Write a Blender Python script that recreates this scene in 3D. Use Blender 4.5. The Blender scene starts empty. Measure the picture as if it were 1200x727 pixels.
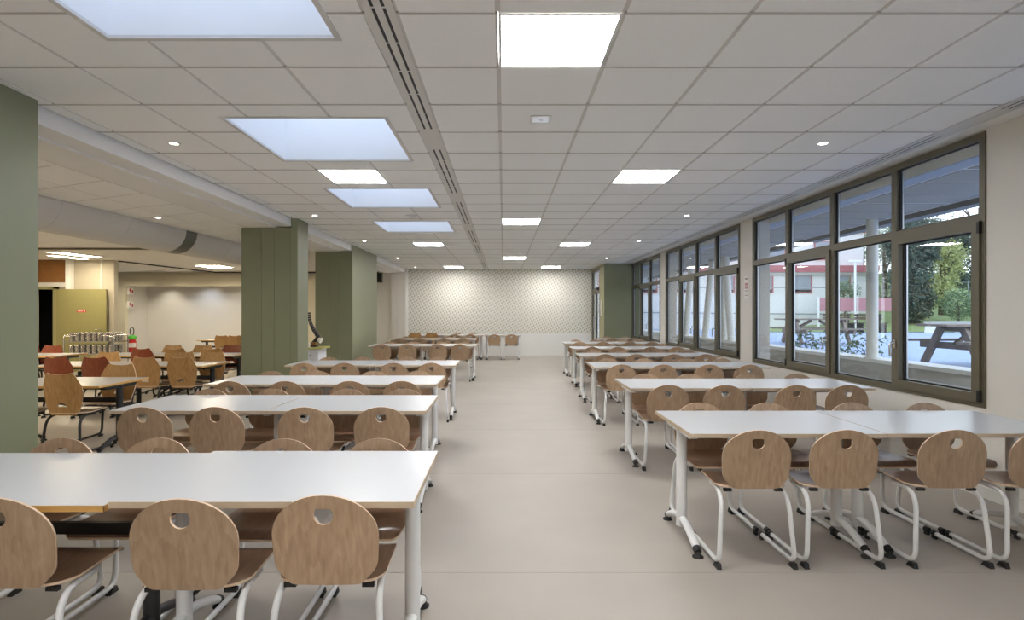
import bpy, math, random
from mathutils import Vector, Matrix
random.seed(7)
PI = math.pi
SC = bpy.context.scene
COL = SC.collection

# ------------------------------------------------------------------ camera, world, exposure
CAM_Z = 1.434
cd = bpy.data.cameras.new('camera'); cam = bpy.data.objects.new('camera', cd); COL.objects.link(cam)
cam.location = (0, 0, CAM_Z); cam.rotation_euler = (PI/2, 0, 0)
cd.sensor_width = 36.0; cd.lens = 678/1200*36.0
cd.shift_x = 9.5/1200; cd.shift_y = 3.0/1200; cd.clip_start = 0.05; cd.clip_end = 300
SC.camera = cam

SKY_STRENGTH = 2.5
w = bpy.data.worlds.new('sky'); SC.world = w; w.use_nodes = True
nt = w.node_tree; nt.nodes.clear()
o_ = nt.nodes.new('ShaderNodeOutputWorld'); bg = nt.nodes.new('ShaderNodeBackground')
tc = nt.nodes.new('ShaderNodeTexCoord'); sx = nt.nodes.new('ShaderNodeSeparateXYZ'); rp = nt.nodes.new('ShaderNodeValToRGB')
rp.color_ramp.elements[0].position = 0.0; rp.color_ramp.elements[0].color = (0.90, 0.97, 1.07, 1)
rp.color_ramp.elements[1].position = 0.55; rp.color_ramp.elements[1].color = (0.74, 0.88, 1.12, 1)
nt.links.new(tc.outputs['Generated'], sx.inputs[0]); nt.links.new(sx.outputs['Z'], rp.inputs[0])
nt.links.new(rp.outputs[0], bg.inputs[0]); bg.inputs[1].default_value = SKY_STRENGTH
nt.links.new(bg.outputs[0], o_.inputs[0])

vs = SC.view_settings
vs.view_transform = 'Standard'; vs.look = 'None'; vs.gamma = 1.0; vs.exposure = 0.0; vs.use_curve_mapping = False
cy = SC.cycles
cy.use_denoising = True; cy.max_bounces = 10; cy.diffuse_bounces = 6; cy.glossy_bounces = 4
cy.transparent_max_bounces = 12; cy.sample_clamp_indirect = 6.0; cy.caustics_reflective = False; cy.caustics_refractive = False

PANEL_L = 40.0      # main LED panels
WARM_L = 46.0       # annex strip lights
DOWN_L = 28.0

# ------------------------------------------------------------------ materials
MATS = {}
def srgb(r, g, b):
    f = lambda c: (c/255/12.92) if c/255 <= .04045 else ((c/255+.055)/1.055)**2.4
    return (f(r), f(g), f(b))
def mat(name, col, rough=.5, metal=0.0, var=0.0, scale=8.0, bump=0.0, stretch=(1, 1, 1), spec=.5, emit=None, es=0.0, objvar=0.0):
    if name in MATS: return MATS[name]
    m = bpy.data.materials.new(name); m.use_nodes = True; n = m.node_tree; b = n.nodes['Principled BSDF']
    b.inputs['Base Color'].default_value = (*col, 1); b.inputs['Roughness'].default_value = rough
    b.inputs['Metallic'].default_value = metal; b.inputs['Specular IOR Level'].default_value = spec
    if emit: b.inputs['Emission Color'].default_value = (*emit, 1); b.inputs['Emission Strength'].default_value = es
    if var or bump:
        t = n.nodes.new('ShaderNodeTexCoord'); mp = n.nodes.new('ShaderNodeMapping'); nz = n.nodes.new('ShaderNodeTexNoise')
        mp.inputs['Scale'].default_value = stretch
        n.links.new(t.outputs['Object'], mp.inputs['Vector']); n.links.new(mp.outputs[0], nz.inputs['Vector'])
        nz.inputs['Scale'].default_value = scale; nz.inputs['Detail'].default_value = 5
        if var:
            r = n.nodes.new('ShaderNodeValToRGB')
            r.color_ramp.elements[0].position = .3; r.color_ramp.elements[1].position = .7
            r.color_ramp.elements[0].color = (*[c*(1-var) for c in col], 1); r.color_ramp.elements[1].color = (*[min(1, c*(1+var)) for c in col], 1)
            n.links.new(nz.outputs['Fac'], r.inputs[0]); n.links.new(r.outputs[0], b.inputs['Base Color'])
        if bump:
            bp = n.nodes.new('ShaderNodeBump'); bp.inputs['Strength'].default_value = bump; bp.inputs['Distance'].default_value = .01
            n.links.new(nz.outputs['Fac'], bp.inputs['Height']); n.links.new(bp.outputs[0], b.inputs['Normal'])
    MATS[name] = m; return m

def wood(name, c0, c1, axis='Z', rough=.38):
    m = bpy.data.materials.new(name); m.use_nodes = True; n = m.node_tree; b = n.nodes['Principled BSDF']
    N = n.nodes.new; L = n.links.new
    t = N('ShaderNodeTexCoord'); oi = N('ShaderNodeObjectInfo'); ad = N('ShaderNodeVectorMath'); mu = N('ShaderNodeMath'); mu.operation = 'MULTIPLY'; mu.inputs[1].default_value = 40
    L(oi.outputs['Random'], mu.inputs[0]); L(t.outputs['Object'], ad.inputs[0]); L(mu.outputs[0], ad.inputs[1])
    mp = N('ShaderNodeMapping'); mp.inputs['Scale'].default_value = {'Z': (7, 7, 1.3), 'Y': (7, 1.3, 7), 'X': (1.3, 7, 7)}[axis]
    L(ad.outputs[0], mp.inputs['Vector'])
    n1 = N('ShaderNodeTexNoise'); n1.inputs['Scale'].default_value = 1.0; n1.inputs['Detail'].default_value = 3; L(mp.outputs[0], n1.inputs['Vector'])
    # contour rings of a low-frequency noise read as cathedral veneer figure
    m2 = N('ShaderNodeMath'); m2.operation = 'MULTIPLY'; m2.inputs[1].default_value = 9.0; L(n1.outputs['Fac'], m2.inputs[0])
    fr = N('ShaderNodeMath'); fr.operation = 'FRACT'; L(m2.outputs[0], fr.inputs[0])
    n2 = N('ShaderNodeTexNoise'); n2.inputs['Scale'].default_value = 9.0; n2.inputs['Detail'].default_value = 6; L(mp.outputs[0], n2.inputs['Vector'])
    mx = N('ShaderNodeMath'); mx.operation = 'MULTIPLY_ADD'; mx.inputs[1].default_value = .22; L(fr.outputs[0], mx.inputs[0]); L(n2.outputs['Fac'], mx.inputs[2])
    r = N('ShaderNodeValToRGB'); r.color_ramp.elements[0].position = .3; r.color_ramp.elements[1].position = 1.0
    r.color_ramp.elements[0].color = (*c0, 1); r.color_ramp.elements[1].color = (*c1, 1); L(mx.outputs[0], r.inputs[0])
    hv = N('ShaderNodeHueSaturation'); mr = N('ShaderNodeMapRange'); mr.inputs[3].default_value = .88; mr.inputs[4].default_value = 1.1
    L(oi.outputs['Random'], mr.inputs[0]); L(mr.outputs[0], hv.inputs['Value']); L(r.outputs[0], hv.inputs['Color']); L(hv.outputs[0], b.inputs['Base Color'])
    b.inputs['Roughness'].default_value = rough
    MATS[name] = m; return m

def glass(name, tint=(.97, .985, .98), ior=1.52, boost=1.0):
    m = bpy.data.materials.new(name); m.use_nodes = True; n = m.node_tree; n.nodes.clear(); N = n.nodes.new; L = n.links.new
    out = N('ShaderNodeOutputMaterial'); tr = N('ShaderNodeBsdfTransparent'); gl = N('ShaderNodeBsdfGlossy'); mx = N('ShaderNodeMixShader'); lw = N('ShaderNodeLayerWeight')
    pw = N('ShaderNodeMath'); pw.operation = 'POWER'; pw.inputs[1].default_value = 5.0; mu = N('ShaderNodeMath'); mu.operation = 'MULTIPLY_ADD'; mu.use_clamp = True; mu.inputs[1].default_value = .9*boost; mu.inputs[2].default_value = .04*boost
    tr.inputs[0].default_value = (*tint, 1); gl.inputs['Roughness'].default_value = 0.0
    L(lw.outputs['Facing'], pw.inputs[0]); L(pw.outputs[0], mu.inputs[0]); L(mu.outputs[0], mx.inputs[0]); L(tr.outputs[0], mx.inputs[1]); L(gl.outputs[0], mx.inputs[2]); L(mx.outputs[0], out.inputs[0])
    MATS[name] = m; return m

def emitter(name, col, s):
    return mat(name, (.9, .9, .9), .4, emit=col, es=s)

FLOOR = mat('floor_vinyl', srgb(166, 159, 150), .45, var=.05, scale=1.6, spec=.4)
SCREED = mat('screed', (.12, .11, .10), .9, var=.05)
WALLW = mat('painted_wall', srgb(218, 215, 209), .6, var=.012, scale=3)
GREIGE = mat('greige_wall', srgb(186, 178, 160), .6, var=.012, scale=3)
CREAM = mat('cream_wall', srgb(222, 214, 192), .6, var=.012, scale=3)
LILAC = mat('white_dado', srgb(226, 225, 222), .5, var=.01, scale=3)
GREEN = mat('sage_paint', srgb(130, 133, 106), .45, var=.02, scale=3)
OLIVE = mat('olive_paint', srgb(150, 144, 104), .45, var=.02, scale=3)
TILE = mat('mineral_tile', srgb(249, 249, 248), .85, var=.012, scale=40, bump=.03)
BAR = mat('ceiling_bar', srgb(214, 212, 208), .5, var=.01)
BARX = mat('cross_tee_grey', srgb(196, 193, 188), .6, var=.02)
PLASTER = mat('plasterboard', srgb(238, 237, 235), .6, var=.01)
SLOT = mat('slot_dark', (.02, .02, .02), .6, var=.1)
SHAFT = mat('shaft_white', srgb(240, 241, 242), .5, var=.005)
FRAME = mat('olive_grey_aluminium', srgb(97, 92, 76), .42, var=.02, spec=.5)
GASKET = mat('gasket_black', (.012, .012, .012), .5, var=.1)
ALU = mat('aluminium_spacer', (.6, .61, .62), .3, 1.0, var=.03)
GLASS = glass('window_glass', boost=1.2)
CLEAR = glass('skylight_glass', (.97, .98, 1.0))
LAM = mat('white_laminate', srgb(206, 208, 211), .26, var=.006, scale=4, spec=.5)
EDGEW = mat('beige_edge_band', srgb(196, 177, 152), .5, var=.05, scale=10, stretch=(1, 1, 6))
EDGEY = mat('honey_edge_band', srgb(206, 160, 92), .45, var=.05, scale=10, stretch=(1, 1, 6))
WMET = mat('white_metal', srgb(228, 228, 228), .3, var=.006)
BMET = mat('black_metal', srgb(42, 42, 44), .38, var=.05)
RUBBER = mat('black_rubber', (.012, .012, .012), .55, var=.1)
STEEL = mat('stainless_steel', (.62, .61, .59), .22, 1.0, var=.03)
SCREW = mat('zinc_screw', (.6, .6, .58), .3, 1.0, var=.03)
BEECH = wood('beech_veneer', srgb(150, 122, 96), srgb(184, 158, 130))
BEECHS = wood('beech_seat_shaded', srgb(140, 108, 86), srgb(170, 136, 110), 'Y', .28)  # browner than the backrest: shade under the tables partly put into the colour
PLY = mat('ply_edge', srgb(212, 186, 158), .5, var=.06, scale=30)
OAK = wood('oak_veneer', srgb(158, 118, 70), srgb(196, 156, 104))
OAKS = wood('oak_seat_veneer', srgb(140, 108, 76), srgb(172, 138, 102), 'Y', .3)
MAHO = wood('mahogany_veneer', srgb(122, 54, 32), srgb(160, 82, 52))
MAHOS = wood('mahogany_seat_veneer', srgb(96, 44, 30), srgb(122, 62, 44), 'Y', .3)
BROWN = wood('brown_panel', srgb(128, 84, 40), srgb(150, 102, 54), 'X')
DOORGR = mat('olive_door', srgb(140, 134, 88), .4, var=.02)
DARK = mat('dark_void', (.012, .013, .016), .8, var=.1)
RED = mat('red_enamel', srgb(190, 40, 40), .35, var=.03)
LGREEN = mat('green_tag', srgb(90, 190, 70), .5, var=.05)
DUCT = mat('duct_white', srgb(212, 208, 202), .45, var=.012, scale=3)
DUCTB = mat('duct_grey_band', srgb(110, 108, 100), .35, .4, var=.04)
PAPER = mat('paper_white', srgb(235, 232, 228), .7, var=.01)
INK = mat('ink_grey', srgb(150, 145, 145), .7, var=.05)
REDINK = mat('ink_red', srgb(190, 95, 110), .7, var=.05)
COUNTER = mat('lime_counter', srgb(190, 184, 110), .4, var=.03)
CAB = mat('cabinet_white', srgb(224, 224, 230), .4, var=.01)
LED = emitter('led_diffuser', (1.0, .985, .96), PANEL_L)
LEDW = emitter('warm_led_diffuser', (1.0, .86, .62), WARM_L)
DOWN = emitter('downlight_lens', (1.0, .92, .78), DOWN_L)
EMER = mat('emergency_lens', srgb(205, 212, 225), .15, var=.02, emit=(.85, .9, 1.0), es=.25)

# patterned wallpaper
def wallpaper():
    m = bpy.data.materials.new('patterned_wallpaper'); m.use_nodes = True; n = m.node_tree; b = n.nodes['Principled BSDF']; N = n.nodes.new; L = n.links.new
    t = N('ShaderNodeTexCoord'); s = N('ShaderNodeSeparateXYZ'); L(t.outputs['Object'], s.inputs[0])
    def mth(op, a, bb=None, c=None):
        q = N('ShaderNodeMath'); q.operation = op
        for i, v in enumerate((a, bb, c)):
            if v is None: continue
            if hasattr(v, 'is_output'): L(v, q.inputs[i])
            else: q.inputs[i].default_value = v
        return q.outputs[0]
    P = .197
    u = mth('MULTIPLY', s.outputs['X'], 1/P); v = mth('MULTIPLY', s.outputs['Z'], 1/P)
    def dash(au, av, ou, ov, f):      # periodic soft dashes
        p = mth('ADD', mth('ADD', mth('MULTIPLY', u, au), mth('MULTIPLY', v, av)), ou)
        q = mth('ADD', mth('SUBTRACT', mth('MULTIPLY', v, au), mth('MULTIPLY', u, av)), ov)
        sp = mth('SINE', mth('MULTIPLY', p, 2*PI)); sq = mth('SINE', mth('MULTIPLY', q, 2*PI))
        return mth('MULTIPLY', mth('GREATER_THAN', sp, f), mth('GREATER_THAN', sq, -.35))
    d = mth('MAXIMUM', dash(2, 1, 0, 0, .55), dash(1, -2, .3, .2, .60))
    mx = N('ShaderNodeMix'); mx.data_type = 'RGBA'; L(d, mx.inputs[0])
    mx.inputs[6].default_value = (*srgb(222, 219, 210), 1); mx.inputs[7].default_value = (*srgb(172, 168, 155), 1)
    L(mx.outputs[2], b.inputs['Base Color']); b.inputs['Roughness'].default_value = .6
    return m
WPAPER = wallpaper()

# ------------------------------------------------------------------ geometry helpers
def fillet(pts, r, n=5):
    P = [Vector(p) for p in pts]; out = [P[0]]
    for i in range(1, len(P)-1):
        a, b, c = P[i-1], P[i], P[i+1]; d1 = (a-b); d2 = (c-b)
        rr = r[i] if isinstance(r, (list, tuple)) else r
        k = min(rr, d1.length*.49, d2.length*.49)
        s = b + d1.normalized()*k; e = b + d2.normalized()*k
        for j in range(n+1):
            t = j/n; out.append(s*(1-t)**2 + b*2*t*(1-t) + e*t*t)
    out.append(P[-1]); return out

class MB:
    def __init__(s): s.v = []; s.f = []; s.m = []; s.sm = []
    def add(s, vs, fs, mi=0, sm=False):
        o = len(s.v); s.v += [tuple(v) for v in vs]
        for f in fs: s.f.append(tuple(i+o for i in f)); s.m.append(mi); s.sm.append(sm)
        return s
    def box(s, x0, x1, y0, y1, z0, z1, mi=0, M=None):
        vs = [Vector((x, y, z)) for z in (z0, z1) for y in (y0, y1) for x in (x0, x1)]
        if M: vs = [M @ v for v in vs]
        return s.add(vs, [(0, 2, 3, 1), (4, 5, 7, 6), (0, 1, 5, 4), (2, 6, 7, 3), (0, 4, 6, 2), (1, 3, 7, 5)], mi)
    def tube(s, pts, r, n=10, mi=0, cap=True, flat=1.0):
        P = [Vector(p) for p in pts]; rs = r if isinstance(r, (list, tuple)) else [r]*len(P)
        T = []
        for i in range(len(P)):
            a = P[max(0, i-1)]; b = P[min(len(P)-1, i+1)]; T.append((b-a).normalized())
        up = Vector((0, 0, 1)) if abs(T[0].z) < .9 else Vector((1, 0, 0))
        N = (up - T[0]*up.dot(T[0])).normalized(); vs = []; fs = []
        for i, p in enumerate(P):
            N = (N - T[i]*N.dot(T[i])).normalized(); B = T[i].cross(N)
            for k in range(n):
                a = 2*PI*k/n; vs.append(p + N*math.cos(a)*rs[i]*flat + B*math.sin(a)*rs[i])
        for i in range(len(P)-1):
            for k in range(n):
                k2 = (k+1) % n; fs.append((i*n+k, i*n+k2, (i+1)*n+k2, (i+1)*n+k))
        s.add(vs, fs, mi, True)
        if cap:
            o = len(s.v)
            s.add(vs[:n], [tuple(range(n-1, -1, -1))], mi); s.add(vs[-n:], [tuple(range(n))], mi)
        return s
    def lathe(s, prof, c=(0, 0, 0), n=16, mi=0, smooth=True):
        vs = []; fs = []
        for (r, z) in prof:
            for k in range(n):
                a = 2*PI*k/n; vs.append((c[0]+r*math.cos(a), c[1]+r*math.sin(a), c[2]+z))
        for i in range(len(prof)-1):
            for k in range(n):
                k2 = (k+1) % n; fs.append((i*n+k, i*n+k2, (i+1)*n+k2, (i+1)*n+k))
        s.add(vs, fs, mi, smooth); s.add(vs[:n], [tuple(range(n-1, -1, -1))], mi); s.add(vs[-n:], [tuple(range(n))], mi); return s
    def prism(s, poly, z0, z1, mi=0, M=None):
        n = len(poly); vs = [Vector((x, y, z)) for z in (z0, z1) for (x, y) in poly]
        if M: vs = [M @ v for v in vs]
        return s.add(vs, [tuple(range(n-1, -1, -1)), tuple(range(n, 2*n))] + [(i, (i+1) % n, n+(i+1) % n, n+i) for i in range(n)], mi)
    def mesh(s, name, mats):
        me = bpy.data.meshes.new(name); me.from_pydata(s.v, [], s.f)
        for m in (mats if isinstance(mats, (list, tuple)) else [mats]): me.materials.append(m)
        me.polygons.foreach_set('material_index', s.m); me.polygons.foreach_set('use_smooth', s.sm)
        me.update(); return me
    def build(s, name, mats, parent=None, link=True, loc=None):
        ob = bpy.data.objects.new(name, s.mesh(name, mats))
        if link: COL.objects.link(ob)
        if parent is not None: ob.parent = parent
        if loc: ob.location = loc
        return ob

def tag(o, label, cat, group=None, kind=None):
    o['label'] = label; o['category'] = cat
    if group: o['group'] = group
    if kind: o['kind'] = kind
    return o
def empty(name, loc=(0, 0, 0), rz=0, link=True):
    o = bpy.data.objects.new(name, None); o.empty_display_size = .1
    if link: COL.objects.link(o)
    o.location = loc; o.rotation_euler = (0, 0, rz); return o
def struct(name, mb, mats, label, cat):
    o = mb.build(name, mats); o['kind'] = 'structure'; o['label'] = label; o['category'] = cat; return o
TEMPL = []
def copy_tree(o, parent=None):
    c = o.copy(); COL.objects.link(c); c.parent = parent
    for ch in o.children: copy_tree(ch, c)
    return c
def place(t, loc, rz, label, cat, group):
    c = copy_tree(t); c.location = loc; c.rotation_euler = (0, 0, rz); tag(c, label, cat, group); return c

def rects_minus(r, holes):
    out = [r]
    for (a0, a1, b0, b1) in holes:
        nx = []
        for (x0, x1, y0, y1) in out:
            if a1 <= x0 or a0 >= x1 or b1 <= y0 or b0 >= y1: nx.append((x0, x1, y0, y1)); continue
            if a0 > x0: nx.append((x0, a0, y0, y1))
            if a1 < x1: nx.append((a1, x1, y0, y1))
            m0, m1 = max(x0, a0), min(x1, a1)
            if b0 > y0: nx.append((m0, m1, y0, b0))
            if b1 < y1: nx.append((m0, m1, b1, y1))
        out = nx
    return [q for q in out if q[1]-q[0] > .012 and q[3]-q[2] > .012]

# ------------------------------------------------------------------ room shell
CEIL = 2.852; XR = 3.72; XL = -3.20; YB = 19.10; YN = -4.0; LCEIL = 2.714
mb = MB(); mb.box(-16.2, XR+.25, YN-.2, 22.0, -.2, -.005)
floor = struct('floor', mb, SCREED, 'pale beige vinyl floor laid in wide sheets', 'floor')
ys = [3.19 + 1.95*k for k in range(-4, 10)]
for a, b in zip(ys[:-1], ys[1:]):
    a = max(a, YN); b = min(b, 22.0)
    if b - a < .1: continue
    MB().box(-16.2, XR, a+.0015, b-.0015, -.005, 0).build('floor_sheet', FLOOR, floor)

# right wall with window openings
WIN = [(4.46, 8.64), (9.11, 13.29), (13.75, 16.74), (-.18, 4.00)]
SILL = .694; HEAD = 2.835
mb = MB(); mb.box(XR, XR+.25, YN, 17.2, 0, SILL); mb.box(XR, XR+.25, YN, 17.2, HEAD, 3.1)
prev = YN
for (a, b) in sorted(WIN):
    mb.box(XR, XR+.25, prev, a, SILL, HEAD); prev = b
mb.box(XR, XR+.25, prev, 17.2, SILL, HEAD)
wall_right = struct('wall_right', mb, WALLW, 'white painted wall with the row of wide windows', 'wall')
mb = MB(); mb.box(XR-.014, XR, YN, 16.7, 0, .09)
struct('baseboard_right', mb, LILAC, 'low white skirting board under the windows', 'skirting')

mb = MB(); mb.box(-3.9, 3.0, YB, YB+.2, 0, 3.1)
wall_back = struct('wall_back', mb, LILAC, 'far end wall with small grey geometric wallpaper above a white dado', 'wall')
MB().box(-3.15, 2.9, YB-.004, YB, .744, CEIL+.02).build('wallpaper', WPAPER, wall_back)
mb = MB(); mb.box(-3.15, 2.9, YB-.016, YB, 0, .075)
struct('baseboard_back', mb, LILAC, 'white skirting board along the far end wall', 'skirting')
# white wall left of wallpaper, with two shallow piers and a dark high window
mb = MB(); mb.box(-4.7, -3.15, 18.72, YB+.1, 0, 3.0); mb.box(-3.62, -3.17, 18.62, 18.72, 0, 2.73)
o = struct('wall_far_left', mb, WALLW, 'off-white wall strip left of the wallpaper', 'wall')
MB().box(-4.7, -3.92, 18.66, 18.715, 2.40, 2.72).build('panel_frame', FRAME, o)
MB().box(-4.66, -3.96, 18.65, 18.66, 2.43, 2.70).build('dark_pane', DARK, o)
MB().box(-3.415, -3.405, 18.612, 18.62, 0, 2.73).build('panel_joint', BAR, o)

# green vestibule: wall facing the camera and its glazed door side
mb = MB(); mb.box(2.90, XR+.2, 16.72, 16.84, 0, 3.0)
struct('wall_vestibule', mb, GREEN, 'sage green wall beside the last window', 'wall')
mb = MB(); mb.box(2.90, 3.0, 16.84, 17.5, 0, 3.0); mb.box(2.90, 3.0, 17.5, YB, 2.80, 3.0)
o = struct('wall_vestibule_side', mb, OLIVE, 'narrow olive wall return next to the glazed door', 'wall')
sw = empty('switch_panel', (2.895, 17.15, 1.5)); tag(sw, 'tall slim switch panel on the olive wall return', 'switch panel')
MB().box(-.012, 0, -.10, .10, -.16, .3).build('plate', PAPER, sw); MB().box(-.014, -.012, -.1, -.05, -.16, .3).build('dark_strip', DARK, sw)
d = empty('door_1', (2.93, 17.5, 0)); d['kind'] = 'structure'; d['label'] = 'dark framed glazed door near the wallpaper'; d['category'] = 'door'
mb = MB()
for (a, b) in ((0, .07), (1.53, 1.6)): mb.box(-.03, .03, a, b, 0, 2.8)
mb.box(-.03, .03, 0, 1.6, 2.73, 2.8); mb.box(-.03, .03, .07, 1.53, 2.12, 2.20)
mb.build('door_frame', FRAME, d)
MB().box(-.004, .004, .07, 1.53, 2.2, 2.73).build('glass_pane', GLASS, d)
for a, b in ((.07, .80), (.80, 1.53)):
    lf = MB(); lf.box(-.025, .025, a, a+.07, .01, 2.11); lf.box(-.025, .025, b-.07, b, .01, 2.11); lf.box(-.025, .025, a+.07, b-.07, .01, .12); lf.box(-.025, .025, a+.07, b-.07, 2.02, 2.11)
    lf = lf.build('door_leaf', FRAME, d); MB().box(-.004, .004, a+.07, b-.07, .12, 2.02).build('glass_pane', GLASS, lf)
    h = MB().tube([(-.07, b-.09 if a < .5 else a+.09, .9), (-.07, b-.09 if a < .5 else a+.09, 1.3)], .014); h.build('pull_handle', STEEL, lf)
MB().box(-.09, -.03, .1, .32, 2.12, 2.2).build('door_closer', RUBBER, d)

# closing walls
mb = MB(); mb.box(-16.4, XR+.25, YN-.2, YN, 0, 3.1); struct('wall_near', mb, WALLW, 'white wall behind the viewpoint', 'wall')
mb = MB(); mb.box(-16.4, -16.2, YN, 22, 0, 3.1); struct('wall_left', mb, CREAM, 'cream end wall of the side room', 'wall')

# ------------------------------------------------------------------ pillars
def pillar(name, x0, x1, y0, y1, joints, label, ztop=CEIL):
    mb = MB(); mb.box(x0, x1, y0, y1, 0, LCEIL-.002); mb.box(max(x0, -3.195), x1, y0, y1, LCEIL-.002, ztop)
    o = struct(name, mb, GREEN, label, 'pillar')
    j = [x0] + joints + [x1]
    for a, b in zip(j[:-1], j[1:]):
        MB().box(a+.002, b-.002, y0-.008, y0, 0, LCEIL-.004).build('cladding_panel', GREEN, o)
    return o
pillar('wall_pillar_1', -3.9, -3.115, 3.2, 3.87, [], 'sage green pillar cut off by the left edge of the picture')
pillar('wall_pillar_2', -3.945, -3.10, 8.70, 9.16, [-3.64, -3.45, -3.21], 'sage green pillar standing in the middle left')
pillar('wall_pillar_3', -3.95, -3.17, 12.12, 14.45, [-3.64, -3.45], 'deep sage green pillar farthest from the camera')

# beam between hall and side room, plaster margin
mb = MB(); mb.box(-3.42, XL, YN, YB, 2.732, 3.0)
struct('trim_beam', mb, PLASTER, 'white dropped beam between the hall and the side room', 'beam')

# ------------------------------------------------------------------ main ceiling
SKY = [(-2.035, -.872, y0, y0+1.17) for y0 in (-.59, 1.81, 4.21, 6.61, 9.00)]
Y0 = 2.741
rows = [Y0 + .6*k for k in range(-11, 29)]
lineL = [-.66 - .6*k for k in range(5)]          # left of the diffuser strip
lineR = [-.03 + .6*k for k in range(6)]
cols = [(-3.185, lineL[4])] + [(lineL[i+1], lineL[i]) for i in range(3, -1, -1)] + [(-.51, -.03)] + [(lineR[i], lineR[i+1]) for i in range(5)] + [(2.97, 3.41)]
mb = MB()
for (x0, x1, y0, y1) in rects_minus((XL, XR+.25, YN, YB+.1), [(a-.03, b+.03, c-.03, d+.03) for a, b, c, d in SKY]): mb.box(x0, x1, y0, y1, 2.90, 3.0)
ceiling = struct('ceiling', mb, PLASTER, 'suspended ceiling of square white tiles over the main hall', 'ceiling')
# led panels: (col x0, row index)
PANELS = [(-.03, 0), (-.03, 10), (-.03, 20), (-.03, -10), (1.17, 5), (1.17, 15), (1.17, 25), (1.17, -5), (-1.86, 5), (-1.86, 15), (-1.86, 25), (-1.86, -5)]
EMG = [(.27, 2), (.27, 18)]
SKYC = [(a-.018, b+.018, c-.018, d+.018) for a, b, c, d in SKY]
phole = [(x, x+.6, Y0+.6*k, Y0+.6*(k+1)) for x, k in PANELS]
far = MB(); ntile = 0
for (a, b) in cols:
    for y0 in rows:
        y1 = y0+.6
        if y0 < YN or y0 > YB: continue
        y1 = min(y1, YB)
        for (p, q, r_, s_) in rects_minus((a+.0125, b-.0125, y0+.008, y1-.008), SKYC + phole):
            jz = random.uniform(-.0008, .0008)
            if 2.0 < y0 < 11.0:
                MB().box(p, q, r_, s_, CEIL+jz, CEIL+.018).build('ceiling_tile', TILE, ceiling); ntile += 1
            else: far.box(p, q, r_, s_, CEIL+jz, CEIL+.018)
ft = far.build('ceiling_tiles', TILE, ceiling); ft['kind'] = 'stuff'
bars = MB(); xb = MB()
for x in lineL + lineR + [3.41, -.51]:
    for (p, q, r_, s_) in rects_minus((x-.013, x+.013, YN, YB), SKYC + phole): bars.box(p, q, r_, s_, CEIL+.007, CEIL+.03)
for y in rows:
    if YN < y < YB:
        for (x0_, x1_) in ((-3.183, -.66), (-.51, 3.41)):
            for (p, q, r_, s_) in rects_minus((x0_, x1_, y-.0075, y+.0075), SKYC + phole):
                if q-p > .02: xb.box(p, q, r_, s_, CEIL-.0035, CEIL+.034)
bars.build('grid_bars', BAR, ceiling); xb.build('cross_tees', BARX, ceiling)
MB().box(3.57, XR, YN, 16.72, CEIL-.004, CEIL+.03).build('plaster_margin', PLASTER, ceiling)
# strips carrying the slot diffusers
def diffuser(x0, x1, secs, where, margin):
    base = MB(); sl = (x0+x1)/2
    for i, (a, b) in enumerate(secs):
        o = empty('slot_diffuser', (sl, a, CEIL)); L = b-a; W = x1-x0
        tag(o, f'{["first", "second", "third", "fourth", "fifth", "sixth"][i]} white twin-slot diffuser {where}, counted from the camera', 'air diffuser', 'slot diffusers ' + where)
        mb = MB(); hw = W/2-.002
        for (p, q) in ((-hw, -.034), (-.018, .018), (.034, hw)): mb.box(p, q, 0, L, -.001, .012)
        for (p, q) in ((-.034, -.018), (.018, .034)): mb.box(p, q, 0, .03, -.001, .012); mb.box(p, q, L-.03, L, -.001, .012)
        mb.build('faceplate', BAR, o)
        for p in (-.026, .026):
            sb = MB().box(p-.008, p+.008, .03, L-.03, .0012, .02).build('slot', SLOT, o); nb_ = max(2, int(L/.35)); vb = MB()
            for q in range(1, nb_): vb.box(p-.008, p+.008, .03+(L-.06)*q/nb_-.006, .03+(L-.06)*q/nb_+.006, -.0005, .0012)
            vb.build('slot_bridges', BAR, sb)['kind'] = 'stuff'
    # plain strip pieces between the sections
    edges = sorted([YN] + [v for s in secs for v in s] + [YB])
    for a, b in zip(edges[0::2], edges[1::2]):
        if b-a > .02: MB().box(x0+.002, x1-.002, a+.002, b-.002, CEIL, CEIL+.015).build('strip_panel', BAR, ceiling)
diffuser(-.66, -.51, [(2.3, 4.5), (5.0, 6.9), (7.4, 9.3), (9.96, 11.8), (12.15, 13.9), (16.3, 18.1)], 'left of the centre line', ceiling)
diffuser(3.41, 3.57, [(2.2, 4.06), (4.6, 6.4), (6.9, 8.7), (9.2, 11.0), (11.5, 13.3), (13.8, 15.6)], 'along the window wall', ceiling)

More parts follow.
